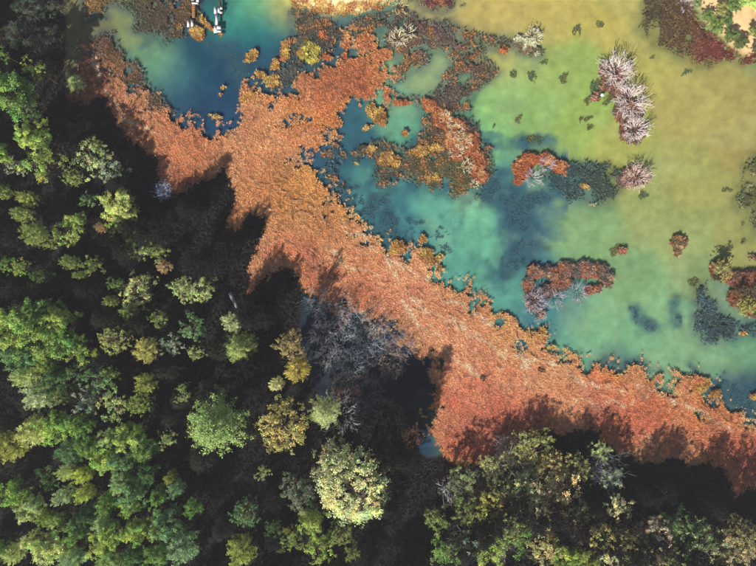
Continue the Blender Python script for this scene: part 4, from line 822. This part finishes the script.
 (736, 532, 13, 'fine', (150, 146, 92), 'olive brown bushy crown above the bottom right corner'), (754, 540, 13, 'fine', (160, 150, 104), 'tan bushy crown on the right edge near the bottom'), (646, 550, 13, 'fine', (150, 140, 100), 'brownish bushy crown on the bottom edge left of the feathery tree'), (668, 556, 12, 'fine', (140, 150, 84), 'olive bushy crown on the bottom edge under the feathery tree'),
 (712, 562, 13, 'fine', (146, 148, 84), 'olive crown on the bottom edge right of the feathery tree'), (622, 540, 11, 'fine', (150, 150, 90), 'soft olive crown right of the olive yellow tree'), (508, 520, 13, 'fine', (150, 158, 92), 'soft green crown at the lower left of the thicket'), (572, 514, 13, 'fine', (176, 166, 108), 'soft tan crown at the right foot of the thicket heart'), (500, 488, 11, 'fine', (150, 156, 90), 'soft olive crown at the left rim of the thicket'),
 (692, 542, 20, 'fine', (128, 152, 92), 'dark green feathery tree at the bottom right'), (656, 528, 12, 'sparse', (196, 184, 152), 'cream twiggy crown left of the feathery green tree'), (716, 545, 15, 'sparse', (176, 164, 116), 'tan spotty tree right of the feathery green tree'), (742, 552, 14, 'sparse', (170, 166, 120), 'tan spotty crown in the bottom right corner'), (672, 520, 12, 'sparse', DGREEN, 'dim green crown above the feathery green tree'),
]
for a in TREES:
    nm = {'radial': 'conifer_tree'}.get(a[3], 'leafy_tree')
    tree(*a, name=nm, h=4.0 if a[5].startswith('little') else None)
# the cream tree, widest of all, with its own crown
big = build_tree('dome', 900)
MASTERS['cream'] = [big] * 4
tree(356, 484, 36, 'cream', (196, 202, 140), 'large cream green spreading tree, widest crown in the lower centre', h=14.5, gain=1.08)
# neighbours just outside the picture whose shadows fall into it (trunk positions)
for (x, y, rp, st) in [(540, 566, 22, 'fine'), (572, 572, 20, 'broad'), (624, 572, 18, 'sparse'), (660, 575, 26, 'broad'), (700, 596, 26, 'broad'), (735, 610, 24, 'broad'), (775, 590, 24, 'broad'), (500, 580, 22, 'broad'), (450, 580, 20, 'broad'),
                       (400, 590, 22, 'broad'), (300, 585, 22, 'broad'), (250, 590, 22, 'broad'), (200, 585, 22, 'broad'), (140, 590, 22, 'broad'), (80, 595, 22, 'broad'), (20, 590, 22, 'broad'), (-20, 500, 22, 'broad'), (-25, 420, 22, 'broad'), (-20, 340, 22, 'broad'), (-25, 270, 22, 'broad'), (-20, 200, 22, 'broad'), (-20, 130, 22, 'broad'), (-15, 60, 22, 'broad'),
                       (-30, 0, 22, 'broad')]:
    tree(x, y, rp, st, GREEN, 'green forest tree standing just beyond the picture edge', h=13, group='trees just beyond the picture', at_base=True)
# near-black trees added to cast the edge shadows and darken gaps between lit crowns
r6 = np.random.default_rng(61)
LIT = np.array([(378 + (a[0] - 378) * 0.91, 283 + (a[1] - 283) * 0.91, a[2]) for a in TREES] + [(358, 460, 34)], float)
TIPS = [(150, 147, 7), (136, 136, 7), (125, 126, 7), (115, 113, 7), (108, 99, 7), (92, 99, 7), (76, 99, 7), (160, 168, 7), (170, 184, 8), (186, 184, 9), (200, 176, 9), (213, 171, 9), (226, 160, 9), (252, 211, 9), (265, 205, 9), (284, 264, 9), (297, 260, 9),
        (438, 348, 14), (447, 351, 14), (424, 354, 14), (440, 372, 14), (436, 392, 14), (418, 372, 14),
        (500, 448, 12), (514, 436, 12), (528, 424, 12), (548, 414, 12), (562, 424, 12), (578, 420, 12), (592, 420, 12), (602, 432, 12), (616, 446, 12), (634, 448, 12), (650, 456, 12), (664, 452, 12), (679, 446, 12), (695, 460, 12), (706, 456, 12), (718, 458, 12), (725, 470, 12), (732, 492, 12), (746, 482, 12), (758, 485, 12), (775, 490, 12)]
EDGE = []  # added trees, trunks set so their shadow tips meet the outline
for (x, y, h_) in TIPS:
    if x < 310: h_ -= 0.5
    L = (h_ - 0.4) / math.tan(SUN_EL) / MPP
    EDGE.append((x - L * math.sin(SH_AZ), y + L * math.cos(SH_AZ), h_))
DL = 'near-black tree added to cast and imitate forest shade'
dark = [build_tree('radial', 700 + k) for k in range(3)]
MASTERS['dark'] = (dark * 2)[:4]
pts = [(x, y, h_, 11 + 0.4 * h_) for x, y, h_ in EDGE]
FP = grid_points(-20, 760, -20, 600, 34, 0.8, r6)
fd = sdf(FP, LAND)
for (x, y), d in zip(FP, fd):
    if d > -45: continue
    dl = np.hypot(LIT[:, 0] - x, LIT[:, 1] - y) - LIT[:, 2] * 0.55
    if dl.min() < 6: continue
    pts.append((x, y, r6.uniform(7.5, 9.5) if y > 230 else 5.0, r6.uniform(12, 16)))
MASTERS['gloom'] = MASTERS['fuzzy']
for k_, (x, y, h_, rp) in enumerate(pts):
    tree(x, y, rp, 'dark' if k_ % 3 == 0 else 'gloom', (26, 28, 27) if (x > 240 or y < 290 or k_ < len(EDGE)) else (40, 48, 34), DL, h=h_, group='trees added for forest shade', name='shade_filler', at_base=True)
# upper left corner trees, dim leaf colour standing in for shade
for (x, y, rp, lab) in [(30, 12, 16, 'shaded dark tree nearest the upper left corner'), (55, 6, 12, 'dim grey green treetop at the top edge of the dark corner'), (20, 36, 16, 'shaded dark tree below the upper left corner'), (52, 40, 14, 'shaded dark tree right of the upper left corner')]:
    tree(x, y, rp, 'sparse', (70, 84, 66), lab, h=6)

# ------------------------------------------------------------------ green bushes on the banks and the right island
def bush(x, y, rpx, style, col, label, h, group):
    t = tree(x, y, rpx, style, col, label, h=h, group=group, name='bush', at_base=True); t['category'] = 'bush'; return t
gK = 'bushes on the top right bank'
for (x, y, rp, c, lab) in [(704, 20, 7, (110, 136, 62), 'green bush at the left of the top right bank'), (716, 14, 7, (150, 150, 80), 'olive bush near the top of the top right bank'), (728, 11, 8, (112, 138, 66), 'round green bush in the upper middle of the top right bank'),
                           (712, 30, 8, (120, 144, 64), 'green bush in the middle of the top right bank'), (722, 24, 7, (96, 124, 60), 'darker green bush in the middle of the top right bank'), (726, 38, 8, (100, 126, 60), 'green bush right below the middle of the top right bank'), (736, 46, 8, (96, 112, 56), 'dark bush at the lower end of the top right bank'),
                           (740, 4, 9, (168, 196, 96), 'bright lime bush at the top edge of the top right bank'), (752, 10, 9, (176, 200, 104), 'bright lime bush in the top right corner'), (748, 36, 6, (130, 146, 70), 'small green bush by the pale sand at the right edge'), (752, 52, 7, (104, 96, 56), 'brown green bush at the lower right of the bank'), (694, 6, 6, (130, 146, 90), 'small grey green bush at the top edge of the bank')]:
    bush(x, y, rp, 'broad', c, lab, 2.2, gK)
gI = 'bushes on the right edge island'
bush(718, 268, 13, 'fine', (160, 158, 80), 'round olive bush on the upper left of the right edge island', 3.0, gI)
bush(742, 306, 12, 'fine', (160, 162, 70), 'yellow olive bush on the lower part of the right edge island', 2.8, gI)
bush(756, 292, 12, 'fine', (96, 96, 56), 'dark bush on the right edge island by the picture edge', 2.8, gI)
bush(738, 292, 9, 'fine', (110, 92, 60), 'brown bush in the middle of the right edge island', 2.4, gI)

# ------------------------------------------------------------------ two small jetties at the top, a float, logs
def box_mesh(name, x, y, z, mat, col):
    g = Geo(); g.box(-x / 2, x / 2, -y / 2, y / 2, 0, z, col); return g.mesh(name, mat)
PW, BROWNW, DK = lin((238, 232, 236)), lin((150, 112, 78)), lin((70, 62, 56))
M_wood = attr_mat('weathered_wood', 0.85, nscale=4.0, namp=0.3)
def jetty(label, x, pieces, rz):
    t = thing('jetty', label, 'jetty', (float(wx(x)), float(wy(14)), 0), rz, 'jetties at the top edge')
    for kind, px, py, wpx, hpx in pieces:
        X, Y = (px - x) * MPP, (14 - py) * MPP
        if kind == 'walk':
            n = max(2, int(hpx * MPP / 0.32)); me = box_mesh('plank', wpx * MPP, hpx * MPP / n - 0.03, 0.05, M_wood, BROWNW * 1.2)
            for i in range(n):
                o = link('plank', me, t); o.location = (X, Y + (i + 0.5 - n / 2) * hpx * MPP / n, 0.42)
            for s_ in (-1, 1):
                o = link('beam', box_mesh('beam', 0.08, hpx * MPP, 0.14, M_wood, DK), t); o.location = (X + s_ * (wpx * MPP / 2 - 0.1), Y, 0.27)
        elif kind == 'white':
            o = link('deck', box_mesh('deck', wpx * MPP, hpx * MPP, 0.10, M_paint, PW), t); o.location = (X, Y, 0.50)
            for sx in (-1, 1):
                for sy in (-1, 1):
                    g = Geo(); g.tube([(0, 0, -1.0), (0, 0, 0.5)], 0.05, 6, DK)
                    p = link('post', g.mesh('post', M_wood), t); p.location = (X + sx * (wpx * MPP / 2 - 0.08), Y + sy * (hpx * MPP / 2 - 0.08), 0)
        elif kind == 'dark':
            o = link('gangway', box_mesh('gangway', wpx * MPP, hpx * MPP, 0.08, M_wood, DK), t); o.location = (X, Y, 0.40)
    return t
jetty('left jetty of brown planks between white deck pieces', 193,
      [('white', 193.6, -1.5, 3, 6), ('white', 198.4, -1.5, 2.4, 10), ('white', 196, 4.4, 6, 2), ('walk', 194.4, 12.2, 3.0, 13), ('dark', 191.6, 20.6, 6, 3.4), ('white', 189.2, 24.8, 2.2, 6.6), ('white', 193.0, 24.6, 2.2, 6.2)], 0)
jetty('right jetty with white ladder like platforms over green water', 218,
      [('dark', 220, 1, 2.2, 16), ('white', 216, 11.4, 2.2, 7), ('white', 219.6, 11.4, 2.0, 5), ('white', 222, 9.4, 2.2, 2.4), ('white', 221.6, 13.6, 2.6, 2.2), ('white', 217.3, 20.6, 2.0, 11), ('white', 216.2, 30.5, 3.0, 7), ('white', 219.6, 28.6, 4.2, 3.4), ('white', 220, 32.4, 3.8, 2.2)], 0)
g = Geo(); aa = np.linspace(0, math.pi, 9)
g.tube([(0, 0, -0.28 * math.cos(a)) for a in aa], [max(0.02, 0.36 * math.sin(a)) for a in aa], 14, lin((244, 242, 240)))
b = thing('float', 'small white float beside the bleached branch island', 'float', (float(wx(602)), float(wy(95)), 0.12))
link('hull', g.mesh('hull', M_paint, True), b)
g = Geo(); g.tube([(0, 0, 0.2), (0, 0, 0.42)], [0.06, 0.05], 8, lin((200, 200, 196))); link('post', g.mesh('post', M_paint), b)
def log(x0, y0, x1, y1, rad, col, label, z):
    g = Geo(); n = 7; t = np.linspace(0, 1, n); cx, cy = (x0 + x1) / 2, (y0 + y1) / 2
    P = np.stack([(x0 + (x1 - x0) * t - cx) * MPP + r5.normal(0, 0.06, n), -(y0 + (y1 - y0) * t - cy) * MPP + r5.normal(0, 0.06, n), np.zeros(n)], 1)
    g.tube(P, np.linspace(rad, rad * 0.5, n), 7, col)
    o = thing('fallen_log', label, 'log', (float(wx(cx)), float(wy(cy)), z)); link('stem', g.mesh('stem', M_bark), o)
    g = Geo()
    for j in (2, 4, 5):
        g.tube([P[j], P[j] + np.array([r5.normal(0, 0.5), r5.normal(0, 0.5), 0.3])], [rad * 0.4, rad * 0.15], 4, col)
    link('branch_stub', g.mesh('branch_stub', M_bark), o)
log(231, 293, 250, 330, 0.45, lin((150, 146, 156)), 'grey fallen trunk lying in the great shadow', 0.75)
log(537, 370, 544, 372, 0.2, lin((96, 72, 60)), 'short dark log lying on the pink reeds', 0.5)
log(480, 378, 486, 378, 0.18, lin((100, 76, 64)), 'tiny dark stick on the reeds in the centre', 0.5)

# ------------------------------------------------------------------ thin haze added to lift the dark tones
g = Geo(); g.box(-1950, 1950, -1950, 1950, -3.5, 118)
m, n, o = mat_new('black_lift_haze')
pv = n.nodes.new('ShaderNodeVolumePrincipled'); pv.inputs['Color'].default_value = (0.90, 0.88, 0.97, 1); pv.inputs['Density'].default_value = 0.00030
n.links.new(pv.outputs[0], o.inputs['Volume'])
link('haze', g.mesh('haze', m), kind='stuff', label='thin pale haze added above the lake to lift dark tones', category='haze')
